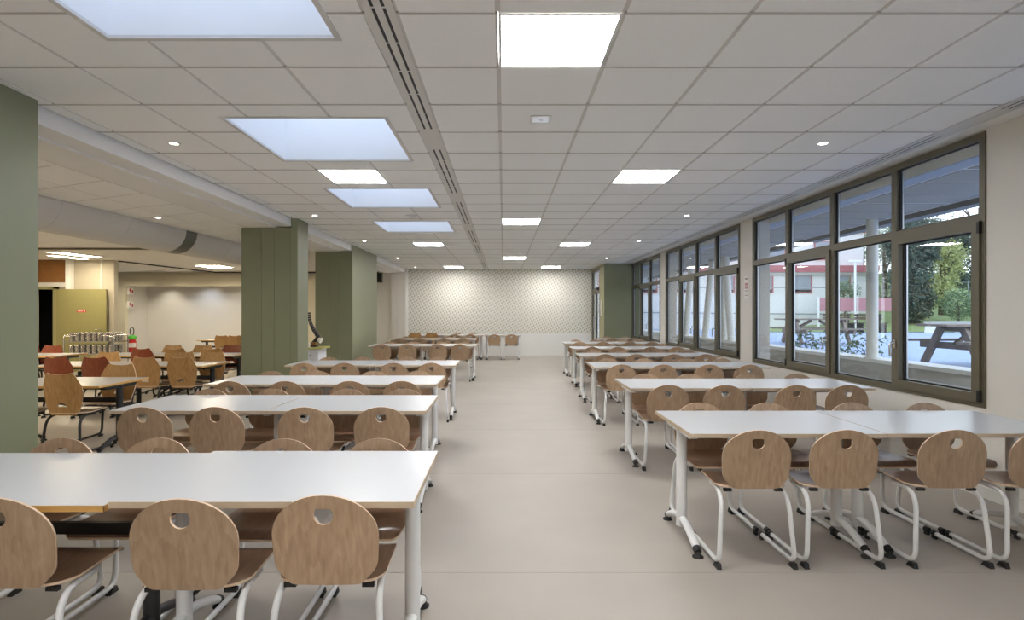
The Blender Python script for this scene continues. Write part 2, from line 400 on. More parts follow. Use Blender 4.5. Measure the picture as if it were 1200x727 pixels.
# led panels
def led(x, k, label):
    o = empty('ceiling_light', (x+.3, Y0+.6*k+.3, CEIL)); tag(o, label, 'ceiling light', 'square ceiling lights of the hall')
    mb = MB()
    for (p, q, r_, s_) in ((-.297, .297, -.297, -.282), (-.297, .297, .282, .297), (-.297, -.282, -.282, .282), (.282, .297, -.282, .282)): mb.box(p, q, r_, s_, -.002, .02)
    mb.build('frame', WMET, o); MB().box(-.282, .282, -.282, .282, .001, .012).build('diffuser', LED, o)
names = {(-.03, 0): 'largest square LED panel, at the top middle of the ceiling', (-.03, 10): 'square LED panel in the centre column, halfway along the hall', (-.03, 20): 'square LED panel in the centre column nearest the wallpaper wall',
 (-.03, -10): 'square LED panel in the centre column behind the viewpoint', (1.17, 5): 'square LED panel nearest of the right-hand column toward the windows', (1.17, 15): 'square LED panel in the middle of the right-hand column',
 (1.17, 25): 'square LED panel of the right-hand column by the wallpaper wall', (1.17, -5): 'square LED panel of the right-hand column behind the viewpoint', (-1.86, 5): 'square LED panel between the second and third skylights',
 (-1.86, 15): 'square LED panel just beyond the farthest skylight', (-1.86, 25): 'square LED panel of the left column by the wallpaper wall', (-1.86, -5): 'square LED panel of the left column behind the viewpoint'}
for x, k in PANELS: led(x, k, names[(x, k)])
# downlights
def downlight(x, y, z, label, grp, m=DOWN):
    o = empty('downlight', (x, y, z)); tag(o, label, 'downlight', grp)
    r = MB(); n = 20
    r.lathe([(.052, 0), (.052, -.004), (.040, -.005), (.038, -.002), (.038, .0)], n=n); r.build('trim_ring', WMET, o)
    MB().lathe([(.031, -.0035), (.026, -.005)], n=n).build('lens', m, o)
ord_ = ['nearest', 'second', 'third', 'fourth', 'farthest']
for i, k in enumerate((3, 9, 14, 20, 25)):
    downlight(-2.76, Y0+.6*(k+.5), CEIL, f'{ord_[i]} small round downlight of the row beside the green pillars', 'downlights beside the pillars')
for i, k in enumerate((3, 9, 14, 20)):
    downlight(2.67, Y0+.6*(k+.5), CEIL, f'{ord_[i]} small round downlight of the row near the windows', 'downlights near the windows')
for i, (x, k) in enumerate(EMG):
    o = empty('emergency_light', (x, Y0+.6*(k+.5), CEIL)); tag(o, ['square recessed emergency light in front of the large LED panel', 'tiny emergency light near the far centre LED panel'][i], 'emergency light')
    mb = MB()
    for (p, q, r_, s_) in ((-.075, .075, -.085, -.06), (-.075, .075, .06, .085), (-.075, -.06, -.06, .06), (.06, .075, -.06, .06)): mb.box(p, q, r_, s_, -.006, 0)
    mb.build('frame', WMET, o); MB().box(-.06, .06, -.06, .06, -.004, 0).build('lens', EMER, o); MB().lathe([(.012, -.008), (.012, -.004)], n=10).build('led', SCREW, o)
o = empty('smoke_detector', (-1.33, 8.40, CEIL)); tag(o, 'small round smoke detector between the two farthest skylights', 'detector')
MB().lathe([(.05, 0), (.05, -.012), (.035, -.03), (.02, -.045)], n=16).build('body', WMET, o); MB().box(-.10, .06, -.012, .012, -.008, 0).build('base_bar', BAR, o)

# skylights
for i, (x0, x1, y0, y1) in enumerate(SKY):
    o = empty('skylight', ((x0+x1)/2, (y0+y1)/2, CEIL))
    tag(o, ['skylight shaft behind the viewpoint', 'largest skylight shaft, cut off by the top of the picture', 'second nearest bright skylight shaft', 'third bright skylight shaft, beyond the left LED panel', 'farthest and smallest bright skylight shaft'][i], 'skylight', 'square skylight shafts')
    hx, hy = (x1-x0)/2, (y1-y0)/2; H = .75
    MB().box(-hx-.02, -hx, -hy-.02, hy+.02, .013, H).build('shaft_wall', SHAFT, o); MB().box(hx, hx+.02, -hy-.02, hy+.02, .013, H).build('shaft_wall', SHAFT, o)
    MB().box(-hx, hx, -hy-.02, -hy, .013, H).build('shaft_wall', SHAFT, o); MB().box(-hx, hx, hy, hy+.02, .013, H).build('shaft_wall', SHAFT, o)
    mb = MB()
    for (p, q, r_, s_) in ((-hx-.03, hx+.03, -hy-.03, -hy), (-hx-.03, hx+.03, hy, hy+.03), (-hx-.03, -hx, -hy, hy), (hx, hx+.03, -hy, hy)): mb.box(p, q, r_, s_, -.005, .012)
    mb.build('rim', BAR, o); MB().box(-hx, hx, -hy, hy, H-.05, H-.042).build('glazing', CLEAR, o)

# ------------------------------------------------------------------ windows
def bx(p, q, r_, s_, z0, z1): return MB().box(p, q, r_, s_, z0, z1)
def window(n, Y0_, Y1_, nb, openers, label):
    XI, XO = XR-.012, XR+.06
    mb = MB(); F = .055
    mb.box(XI, XO, Y0_, Y1_, SILL, SILL+F); mb.box(XI, XO, Y0_, Y1_, HEAD-F, HEAD)
    mb.box(XI, XO, Y0_, Y0_+F, SILL+F, HEAD-F); mb.box(XI, XO, Y1_-F, Y1_, SILL+F, HEAD-F)
    o = struct(f'window_{n}', mb, FRAME, label, 'window')
    W = (Y1_-Y0_)/nb; TZ0, TZ1 = 2.13, 2.20; M = .035
    bx(XI, XO, Y0_+F, Y1_-F, TZ0, TZ1).build('transom', FRAME, o)
    for i in range(1, nb):
        y = Y0_+W*i; bx(XI+.002, XO-.002, y-M, y+M, SILL+F, TZ0).build('mullion', FRAME, o); bx(XI+.002, XO-.002, y-M, y+M, TZ1, HEAD-F).build('mullion', FRAME, o)
    xg = XR+.03
    def pane(a, b, z0, z1, par):
        g = bx(xg, xg+.006, a, b, z0, z1).build('glass_pane', GLASS, par)
        gk = MB()
        for (p, q, r_, s_) in ((a, b, z0, z0+.012), (a, b, z1-.012, z1), (a, a+.012, z0+.012, z1-.012), (b-.012, b, z0+.012, z1-.012)): gk.box(xg-.012, xg, p, q, r_, s_)
        gk.build('gasket', GASKET, g)
        sp = MB(); sp.box(xg+.007, xg+.02, a, a+.018, z0, z1); sp.box(xg+.007, xg+.02, b-.018, b, z0, z1); sp.box(xg+.007, xg+.02, a+.018, b-.018, z0, z0+.018)
        sp.build('spacer_bar', ALU, g)
    for i in range(nb):
        a = Y0_+W*i+(F if i == 0 else M); b = Y0_+W*(i+1)-(F if i == nb-1 else M)
        pane(a, b, TZ1, HEAD-F, o)
        if i in openers:
            s = MB(); S = .075; x0, x1 = XI-.018, XO-.02; z0, z1 = SILL+F-.02, TZ0+.02; a2, b2 = a-.02, b+.02
            s.box(x0, x1, a2, b2, z0, z0+S); s.box(x0, x1, a2, b2, z1-S, z1); s.box(x0, x1, a2, a2+S, z0+S, z1-S); s.box(x0, x1, b2-S, b2, z0+S, z1-S)
            s = s.build('casement_sash', FRAME, o); pane(a2+S, b2-S, z0+S, z1-S, s)
            hs = openers[i]; yh = (b2-S/2) if hs > 0 else (a2+S/2); yy = (b2-.004) if hs < 0 else (a2+.004)
            h = MB(); h.box(x0-.012, x0, yh-.015, yh+.015, 1.10, 1.18); h.tube(fillet([(x0-.01, yh, 1.15), (x0-.05, yh, 1.15), (x0-.055, yh, 1.10), (x0-.05, yh, 1.02)], .02), .010, 8)
            h.build('handle', STEEL, s)
            hg = MB(); [hg.box(x0-.008, x1+.0, yy-.012, yy+.012, z, z+.09) for z in (z0+.01, z1-.10)]; hg.build('hinge', RUBBER, s)
        else: pane(a, b, SILL+F, TZ0, o)
# opener sides: +1 handle on far stile, -1 handle on near stile
window(1, *WIN[0], 4, {0: 1, 2: -1}, 'nearest wide window, four bays looking onto picnic tables')
window(2, *WIN[1], 4, {0: 1, 2: -1}, 'middle wide window, four bays looking onto slanted posts')
window(3, *WIN[2], 3, {1: -1}, 'farthest window beside the sage green wall')
window(4, *WIN[3], 4, {0: 1, 2: -1}, 'window bay beside the viewpoint, outside the picture')

# notice on the pier between window 1 and 2
o = empty('wall_notice', (XR-.002, 8.87, 1.85)); tag(o, 'small white notice with reddish symbol on the pier between windows', 'notice')
MB().box(-.002, 0, -.075, .075, -.19, .14).build('sheet', PAPER, o)
mb = MB()
for (cy_, cz_) in ((-.025, .02), (.025, .02), (-.025, -.03), (.025, -.03)):
    pts = [(-.003, cy_+.018*math.cos(a*PI/6), cz_+.018*math.sin(a*PI/6)) for a in range(13)]; mb.tube(pts, .004, 5)
mb.build('symbol', REDINK, o)
mb = MB(); mb.box(-.003, -.002, -.05, .05, .09, .115)
for z in (-.09, -.125, -.16): mb.box(-.003, -.002, -.055, .055, z, z+.013)
mb.build('print_lines', INK, o)

# ------------------------------------------------------------------ furniture templates
def plate(outer, hole, fn, th, rings=4):
    """veneer sheet: outer polygon (star-shaped about the hole centre), optional hole; fn maps (u,v)->(point, normal)"""
    c = hole[0] if hole else (sum(p[0] for p in outer)/len(outer), sum(p[1] for p in outer)/len(outer))
    mb = MB(); grid = []
    def ray(poly, ang):
        d = (math.cos(ang), math.sin(ang)); best = None
        for i in range(len(poly)):
            (x1, y1), (x2, y2) = poly[i], poly[(i+1) % len(poly)]
            x1 -= c[0]; y1 -= c[1]; x2 -= c[0]; y2 -= c[1]; ex, ey = x2-x1, y2-y1; den = d[0]*ey - d[1]*ex
            if abs(den) < 1e-12: continue
            t = (x1*ey - y1*ex)/den; s = (x1*d[1] - y1*d[0])/den
            if t > 0 and -1e-9 <= s <= 1+1e-9: best = t if best is None else max(best, t)
        return (c[0]+d[0]*best, c[1]+d[1]*best)
    if hole:
        ang = sorted([math.atan2(p[1]-c[1], p[0]-c[0]) for p in outer] + [-PI+2*PI*(i+.37)/56 for i in range(56)])
        ang = [a for i, a in enumerate(ang) if i == 0 or a-ang[i-1] > .012]
        outer = [ray(outer, a) for a in ang]
    n = len(outer)
    r0 = [ray(hole[1], math.atan2(p[1]-c[1], p[0]-c[0])) for p in outer] if hole else [(c[0]+(p[0]-c[0])*.02, c[1]+(p[1]-c[1])*.02) for p in outer]
    for k in range(rings+1):
        t = k/rings; grid.append([(a[0]*(1-t)+b[0]*t, a[1]*(1-t)+b[1]*t) for a, b in zip(r0, outer)])
    A = []; B = []
    for ring in grid:
        for (u, v) in ring:
            p, nn = fn(u, v); A.append(p+nn*th/2); B.append(p-nn*th/2)
    q = lambda k, i: k*n + i % n
    fa = [(q(k, i), q(k+1, i), q(k+1, i+1), q(k, i+1)) for k in range(rings) for i in range(n)]
    mb.add(A, fa, 0, True); mb.add(B, [f[::-1] for f in fa], 0, True)
    if not hole:
        mb.add([A[i] for i in range(n)], [tuple(range(n))], 0, True); mb.add([B[i] for i in range(n)], [tuple(range(n))[::-1]], 0, True)
    rim = []
    mb.add([A[q(rings, i)] for i in range(n)] + [B[q(rings, i)] for i in range(n)], [(i, n+i, n+(i+1) % n, (i+1) % n) for i in range(n)], 1, True)
    if hole: mb.add([A[i] for i in range(n)] + [B[i] for i in range(n)], [(i, (i+1) % n, n+(i+1) % n, n+i) for i in range(n)], 1, True)
    return mb

def dense(pts, n=3):
    out = []
    for i in range(len(pts)):
        a, b = pts[i], pts[(i+1) % len(pts)]
        for j in range(n): out.append((a[0]+(b[0]-a[0])*j/n, a[1]+(b[1]-a[1])*j/n))
    return out
def rnd_corner(poly, rs, n=5):
    out = []
    N = len(poly)
    for i in range(N):
        a, b, c = Vector((*poly[i-1], 0)), Vector((*poly[i], 0)), Vector((*poly[(i+1) % N], 0)); r = rs[i] if isinstance(rs, list) else rs
        if r <= 0: out.append((b.x, b.y)); continue
        k = min(r, (a-b).length*.49, (c-b).length*.49); s = b+(a-b).normalized()*k; e = b+(c-b).normalized()*k
        for j in range(n+1):
            t = j/n; p = s*(1-t)**2+b*2*t*(1-t)+e*t*t; out.append((p.x, p.y))
    return out

def chair_frame(t, m, w_top, w_bot, seat_z, back=-.015, front=.425, tr=.0132):
    for sgn in (-1, 1):
        pts = [(sgn*.10, .30, seat_z-.03), (sgn*w_top*.93, .24, seat_z-.028), (sgn*w_top, .055, seat_z-.028), (sgn*(w_top+.005), .025, seat_z-.10), (sgn*w_bot, back, .06), (sgn*w_bot, back+.005, .034), (sgn*w_bot, front, .034)]
        pts = fillet([pts[0], pts[1], (sgn*w_top, .015, seat_z-.026), (sgn*w_bot, back-.004, .034), pts[-1]], [0, .05, .11, .075, 0], 7)
        f = MB().tube(pts, tr, 10).build('side_frame', m, t, link=False)
        g = MB()
        # wedge glide at the rear, cap at the front
        g.prism([(-.012, 0), (.055, 0), (.035, .026), (.0, .030)], -.013, .013, M=Matrix.Translation((sgn*w_bot, back, 0)) @ Matrix(((0, 0, 1, 0), (1, 0, 0, 0), (0, 1, 0, 0), (0, 0, 0, 1))))
        g.build('glide', RUBBER, f, link=False)
        g = MB(); g.tube([(sgn*w_bot, front-.03, .034), (sgn*w_bot, front+.004, .034)], tr+.003, 10); g.box(sgn*w_bot-.009, sgn*w_bot+.009, front-.03, front, 0, .03)
        g.build('end_cap', RUBBER, f, link=False)
    for sgn in (-1, 1):
        MB().box(sgn*w_top*.78-.022, sgn*w_top*.78+.022, .03, .05, seat_z-.027, seat_z-.012).build('rubber_stop', RUBBER, t, link=False)
    MB().tube([(-.10, .30, seat_z-.03), (.10, .30, seat_z-.03)], tr, 8).build('cross_tube', m, t, link=False)

def make_chair(name, kind):
    t = empty(name, link=False); TEMPL.append(t)
    sz = .447
    if kind == 'beech':
        W = .193; z0, z1 = .447, .768
        arc = [(W*math.cos(a), .178+.158*math.sin(a)) for a in [PI*i/20 for i in range(21)]]
        out = arc + rnd_corner([(-W*.995, .178), (-W*.97, .062), (-.128, .0), (.128, .0), (W*.97, .062), (W*.995, .178)], [0, .03, .02, .02, .03, 0], 4)[1:-1]
        poly = []
        for p in out:
            if not poly or (abs(p[0]-poly[-1][0])+abs(p[1]-poly[-1][1])) > 1e-4: poly.append(p)
        poly = dense(poly, 1); hc = (0.0, .262); r = .0355
        hole = []
        for i in range(24):
            a = 2*PI*i/24; hole.append((hc[0]+r*math.cos(a), min(hc[1]+r*math.sin(a), hc[1]+.024)))
        def fn(u, v):
            y = -.004 - .13*max(0, v-.03) + .75*u*u*(.4+v); nn = Vector((-1.5*u*(.4+v), 1, .13)).normalized(); return Vector((u, y, z0+v)), nn
        plate(poly, (hc, hole), fn, .0095, 4).build('backrest', [BEECH, PLY], t, link=False)
        sp = rnd_corner([(-.165, .0), (.165, .0), (.198, .06), (.195, .33), (.17, .375), (-.17, .375), (-.195, .33), (-.198, .06)], [.03, .03, .03, .05, .05, .05, .05, .03], 4)
        sp = dense(sp, 1)
        def fs(u, v):
            z = sz - .012*math.sin(PI*min(1, max(0, v/.3))) - (.8*(v-.31)**2*8 if v > .31 else 0) + .25*u*u; return Vector((u, v+.012, z)), Vector((0, 0, 1))
        st = plate(sp, None, fs, .0095, 5).build('seat', [BEECHS, PLY], t, link=False)
        for (u, v) in ((-.165, .055), (.165, .055), (-.165, .20), (.165, .20)):
            MB().lathe([(.006, 0), (.006, .003), (.003, .005)], c=(u, v, sz-.002), n=8).build('screw', SCREW, st, link=False)
        chair_frame(t, WMET, .185, .213, sz)
    else:
        m1, m2 = {'oak': (OAK, OAKS), 'red': (MAHO, MAHOS)}[kind]
        z0 = .405
        half = [(.13, 0), (.155, .02), (.19, .13), (.205, .23), (.198, .30), (.17, .37), (.140, .428), (.125, .432)]
        top = [(.07, .418), (0, .413), (-.07, .418)]
        poly = dense([(x, v) for x, v in half] + top + [(-x, v) for x, v in reversed(half)], 2)
        hc = (0, .10); hole = [(hc[0]+.052*math.cos(PI*i/14), hc[1]-.012+.04*math.sin(PI*i/14)) for i in range(15)] + [(-.026, hc[1]-.0125), (0, hc[1]-.0125), (.026, hc[1]-.0125)]
        def fn(u, v):
            y = .015 - .14*v + .9*u*u; return Vector((u, y, z0+v)), Vector((-1.8*u, 1, .14)).normalized()
        plate(poly, (hc, hole), fn, .010, 4).build('backrest', [m1, PLY if kind == 'oak' else m2], t, link=False)
        sp = dense(rnd_corner([(-.14, .0), (.14, .0), (.2, .09), (.2, .34), (.17, .385), (-.17, .385), (-.2, .34), (-.2, .09)], .035, 4), 1)
        def fs(u, v):
            return Vector((u, v+.005, .425 - .012*math.sin(PI*min(1, max(0, v/.3))) + .3*u*u)), Vector((0, 0, 1))
        plate(sp, None, fs, .010, 5).build('seat', [m2, PLY if kind == 'oak' else m2], t, link=False)
        chair_frame(t, BMET, .17, .205, .425, tr=.0135)
    return t

def make_table(name, kind, L=1.122, D=.78, H=.74):
    t = empty(name, link=False); TEMPL.append(t)
    met = WMET if kind == 'white' else BMET; e = EDGEW if kind == 'white' else EDGEY
    top = MB().box(.002, L-.002, -D/2+.002, D/2-.002, H-.022, H).build('tabletop', LAM, t, link=False)
    eb = MB(); z0, z1 = H-.0235, H-.0008
    eb.box(0, L, -D/2, -D/2+.0025, z0, z1); eb.box(0, L, D/2-.0025, D/2, z0, z1); eb.box(0, .0025, -D/2, D/2, z0, z1); eb.box(L-.0025, L, -D/2, D/2, z0, z1)
    eb.build('edge_band', e, top, link=False)
    for x in (.066, L-.066):
        lg = MB(); lg.lathe([(.033, .085), (.033, H-.045)], c=(x, 0, 0), n=20); lg.lathe([(.034, .075), (.034, .085)], c=(x, 0, 0), n=20)
        lg = lg.build('leg', met, t, link=False)
        br = MB(); br.prism(rnd_corner([(-.27, .045), (-.24, .0), (.24, 0), (.27, .045)], [.01, .03, .03, .01], 4), -.022, .022, M=Matrix.Translation((x, 0, H-.067)) @ Matrix(((0, 0, 1, 0), (1, 0, 0, 0), (0, 1, 0, 0), (0, 0, 0, 1))))
        br.build('bracket', met, lg, link=False)
        for s in (-1, 1):
            arm = MB(); pts = []
            for j in range(9):
                q = j/8; pts.append((x, s*(.015+.285*q), .125-.085*q**1.6))
            arm.tube(pts, [.024]*8+[.021], 10, flat=.85); arm = arm.build('foot', met, t, link=False)
            pd = MB(); pd.tube([(x, s*.285, .045), (x, s*.318, .032)], [.024, .021], 10); pd.lathe([(.032, 0), (.032, .008), (.016, .016), (.014, .035)], c=(x, s*.312, 0), n=14)
            pd.build('levelling_foot', RUBBER, arm, link=False)
    r = MB()
    if kind == 'white':
        r.box(.09, L-.09, -.22, -.18, H-.062, H-.024); r.box(.09, L-.09, .18, .22, H-.062, H-.024)
    else:
        r.box(.09, L-.09, -.012, .012, .48, .53); r.box(.09, L-.09, -.22, -.18, H-.06, H-.024)
    r.build('rail', met, t, link=False)
    return t

CH = make_chair('beech_chair', 'beech'); CHO = make_chair('oak_chair', 'oak'); CHR = make_chair('mahogany_chair', 'red')
TW = make_table('dining_table', 'white'); TB = make_table('dark_legged_table', 'black', 1.2, .79, .732); TBL = make_table('dark_legged_table', 'black', 1.19, .82, .70)

ORD = ['first', 'second', 'third', 'fourth', 'fifth', 'sixth', 'seventh']
jit = lambda s: random.uniform(-s, s)
def put_chair(kind, x, y, face, label, group, rz=0):
    t = {'b': CH, 'o': CHO, 'r': CHR}[kind]
    return place(t, (x, y, 0), (0 if face == 'near' else PI) + rz, label, 'chair', group)

# right-hand rows
RR = [(1.07, 3.70), (1.16, 5.69), (1.15, 7.75), (1.23, 9.57), (1.33, 11.47), (1.36, 13.38)]
pos4 = ['at the aisle end', 'second from the aisle', 'third from the aisle', 'beside the windows']
for r, (xl, yc) in enumerate(RR):
    for i in range(2):
        place(TW, (xl+i*1.128, yc+(.006 if i else 0), 0), 0, f'white table in {ORD[r]} right-hand row, {["its aisle half", "its window half"][i]}', 'table', 'white tables in the right-hand rows')
    offs = [.345, .835, 1.128+.325, 1.128+.815]
    for i, ox in enumerate(offs):
        for side in ('near', 'far'):
            yy = yc-.39-.05 if side == 'near' else yc+.39+.055
            dx = jit(.02); x = min(xl+ox+dx, 3.45); rz = jit(.03)
            if r == 0: dx = 0; x = [1.414, 1.906, 2.517, 3.03][i]; rz = jit(.015)
            put_chair('b', x, yy+jit(.012), side, f'beech chair {pos4[i]}, {"camera side" if side == "near" else "far side"} of {ORD[r]} right-hand table row', 'beech chairs of the right-hand rows', rz)
place(TW, (2.47, 15.35, 0), 0, 'single white table in front of the sage green wall', 'table', 'white tables in the right-hand rows')
for i, ox in enumerate((2.80, 3.32)):
    for side in ('near', 'far'):
        put_chair('b', ox, 15.35-.45 if side == 'near' else 15.35+.45, side, f'beech chair {["on the aisle side", "on the window side"][i]}, {"near" if side == "near" else "far"} edge of table before green wall', 'beech chairs of the right-hand rows', jit(.04))

# left-hand rows
LR = [(-.33, 2.51), (-.55, 4.47), (-.65, 5.98), (-.64, 8.0), (-.58, 12.45), (-.73, 15.3)]
pos4l = ['at the aisle end', 'second from the aisle', 'third from the aisle', 'farthest from the aisle']
for r, (xr, yc) in enumerate(LR):
    for i in range(2):
        if r == 0 and i == 1:
            place(TB, (xr-1.125-1.2, yc-.012, 0), 0, 'bluish white table with honey edge and black legs, front left', 'table', 'dark legged tables'); continue
        place(TW, (xr-1.122-i*1.128, yc+(.006 if i else 0), 0), 0, f'white table in {ORD[r]} left-hand row, {["its aisle half", "its pillar half"][i]}', 'table', 'white tables in the left-hand rows')
    offs = [.318, .808, 1.128+.305, 1.128+.82]
    for i, ox in enumerate(offs):
        for side in ('near', 'far'):
            yy = yc-.39-.045 if side == 'near' else yc+.39+.055
            x = xr-ox+jit(.02); rz = jit(.03); yy += jit(.012)
            if r == 0:
                x = [-.646, -1.136, -1.79, -2.28][i]
                if side == 'near': yy = [2.105, 2.065, 2.075, 2.08][i]; rz = [0, 0, -.02, .02][i]
                else: rz = jit(.015)
            put_chair('b', x, yy, side, f'beech chair {pos4l[i]}, {"camera side" if side == "near" else "far side"} of {ORD[r]} left-hand table row', 'beech chairs of the left-hand rows', rz)
# row against the wallpaper wall
for i, xr in enumerate((.52, -.63, -1.79)):
    place(TW, (xr-1.122, 17.95, 0), 0, f'white table by the wallpaper wall, {["nearest the aisle", "in the middle", "at the left end"][i]}', 'table', 'white tables by the far wall')
for i, x in enumerate((.227, -.29, -1.01, -1.49)):
    put_chair('b', x, 17.5+jit(.01), 'near', f'beech chair {["rightmost", "second from right", "third from right", "fourth from right"][i]} along the table at the wallpaper wall', 'beech chairs by the far wall', jit(.03))
for i, x in enumerate((-.99, -1.47)):
    put_chair('b', x, 18.42, 'far', f'beech chair {["right", "left"][i]} one behind the middle table by the wallpaper wall', 'beech chairs by the far wall', jit(.03))
for i, x in enumerate((-2.18, -2.68)):
    put_chair('o', x, 17.48, 'near', f'brown flat-topped chair, {["right", "left"][i]} one of the pair at the wallpaper wall', 'flat-topped chairs by the far wall', jit(.03))

# side room tables and chairs
side_tables = [(-4.04-1.19, 6.18, 'nearest of the side room, beside the first pillar'), (-4.12-1.19, 8.31, 'second of the side room, right half'), (-4.12-2.385, 8.31, 'second of the side room, left half'),
               (-4.62-1.19, 10.23, 'third of the side room, right half'), (-4.62-2.385, 10.23, 'third of the side room, left half'), (-8.75, 10.1, 'standing before the steel trolley'), (-8.15, 15.75, 'standing farthest back in the side room')]
for x, y, s in side_tables: place(TBL, (x, y, 0), 0, f'honey-edged table with black legs, {s}', 'table', 'tables of the side room')
SCH = [('o', -4.40, 5.76, 'near', -.06, 'right one at the near edge of the first side room table'), ('o', -4.92, 5.76, 'near', .03, 'half hidden by the first pillar at the first side room table'),
 ('o', -4.47, 6.72, 'far', .05, 'behind the first side room table, at its right end'),
 ('o', -4.38, 7.86, 'near', 0, 'rightmost at the near edge of the second side room table'), ('o', -4.87, 7.86, 'near', -.05, 'second from right at the near edge of second side room table'),
 ('r', -5.54, 7.86, 'near', .04, 'right of two red ones before the second side room table'), ('r', -6.06, 7.86, 'near', -.04, 'left of two red ones before the second side room table'),
 ('o', -4.46, 8.86, 'far', 0, 'rightmost behind the second side room table'), ('o', -4.92, 8.86, 'far', .03, 'second from right behind the second side room table'), ('o', -6.06, 8.86, 'far', .03, 'at the left end behind the second side room table'),
 ('o', -4.93, 9.76, 'near', 0, 'rightmost at the near edge of the third side room table'), ('o', -5.53, 9.76, 'near', .02, 'in the middle at the near edge of third side room table'), ('r', -6.10, 9.76, 'near', -.03, 'dark red at the near edge of the third side room table'),
 ('o', -5.60, 10.76, 'far', 0, 'in the middle behind the third side room table'), ('o', -6.16, 10.76, 'far', 0, 'left one behind the third side room table'), ('r', -5.06, 10.76, 'far', 0, 'red, at the right end behind third side room table'),
 ('r', -4.12, 9.55, 'near', .5, 'dark red, standing against the middle pillar'),
 ('r', -8.31, 10.64, 'far', .04, 'red, right one behind the table before the trolley'), ('r', -8.72, 10.64, 'far', -.04, 'red, left one behind the table before the trolley'),
 ('o', -7.45, 15.28, 'near', 0, 'left one before the farthest side room table'), ('o', -7.08, 15.22, 'near', .1, 'right one before the farthest side room table'), ('o', -7.25, 16.28, 'far', 0, 'behind the farthest side room table')]
for k, x, y, f, rz, s in SCH:
    put_chair(k, x, y, f, f'{"oak" if k == "o" else "mahogany"} chair, {s}'.replace('chair, red, ', 'chair, ').replace('chair, dark red, ', 'chair, ').replace('chair, dark red at', 'chair, at'), 'flat-topped chairs of the side room', rz)
for t in TEMPL: pass

# ------------------------------------------------------------------ side room (left)
mb = MB(); mb.box(-16.2, -3.42, YN, 22, LCEIL+.05, 3.0)
lc = struct('ceiling_side_room', mb, PLASTER, 'lower tiled ceiling of the side room', 'ceiling')
MB().box(-3.86, -3.42, YN, 18.72, LCEIL, LCEIL+.05).build('plaster_margin', PLASTER, lc)
SK = .44; DX0 = -5.72; DX1 = -5.05
far = MB(); NC = 20
for c in range(NC):
    x1 = -3.87-.6*c; x0 = x1-.6+.008; x1 -= .008
    for r in range(-14, 36):
        ya = -1.0 + .6*r; f = lambda x: ya + SK*(-3.87-x)
        q = [(x0, f(x0)+.009), (x1, f(x1)+.009), (x1, f(x1)+.591), (x0, f(x0)+.591)]
        if max(p[1] for p in q) > 18.3 or min(p[1] for p in q) < YN: continue
        yc = f((x0+x1)/2)+.3
        if 4.9 < yc < 11.5 and x1 > -1.02*yc+.6 and x0 > -9.5: MB().prism(q, LCEIL, LCEIL+.02).build('ceiling_tile', TILE, lc)
        else: far.prism(q, LCEIL, LCEIL+.02)
ft = far.build('ceiling_tiles', TILE, lc); ft['kind'] = 'stuff'
MB().box(-16.1, -3.86, YN, 18.35, LCEIL+.002, LCEIL+.03).build('grid_backing', BARX, lc)
MB().box(-11.2, -6.3, 11.42, 11.5, LCEIL-.035, LCEIL+.0).build('joint_trim', FRAME, lc)
# shadow-gap trim where the ceiling meets the far wall
g = MB(); g.prism([(-9.50, 14.25), (-9.1, 18.28), (-9.04, 18.28), (-9.44, 14.25)], LCEIL-.03, LCEIL-.001); g.box(-9.1, -3.95, 18.25, 18.32, LCEIL-.03, LCEIL-.001); g.build('shadow_gap_trim', GASKET, lc)

# duct: half-round, segments
DR = .333; AX = -5.40
duct = empty('air_duct', (AX, 6.0, LCEIL)); tag(duct, 'white half-round air duct with a grey band under the side room ceiling', 'air duct')
def halfpipe(y0, y1, r, m, nm):
    n = 20; mb = MB(); vs = []; ang = [PI + PI*i/n for i in range(n+1)]
    for y in (y0, y1):
        for a in ang: vs.append(((y)*.045 + r*math.cos(a), y, r*math.sin(a)-.004))
    mb.add(vs, [(i, n+1+i, n+2+i, i+1) for i in range(n)], 0, True)
    for k in (0, 1):
        idx = [k*(n+1)+i for i in range(n+1)]; mb.add([vs[i] for i in idx], [tuple(range(n+1)) if k else tuple(range(n, -1, -1))], 0)
    mb.build(nm, m, duct)
yy = [-3.6, -2.2, -.8, .6, 1.75, 3.0]
for a, b in zip(yy[:-1], yy[1:]): halfpipe(a+.005, b-.005, DR, DUCT, 'duct_segment')
halfpipe(3.0, 3.28, DR+.004, DUCTB, 'grey_band')
for a, b in ((3.28, 4.35), (4.35, 5.7), (5.7, 7.0)): halfpipe(a+.005, b-.005, DR, DUCT, 'duct_segment')
for y in (-2.2, -.8, .6, 1.75, 4.35, 5.7): halfpipe(y-.012, y+.012, DR-.004, BAR, 'joint_ring')

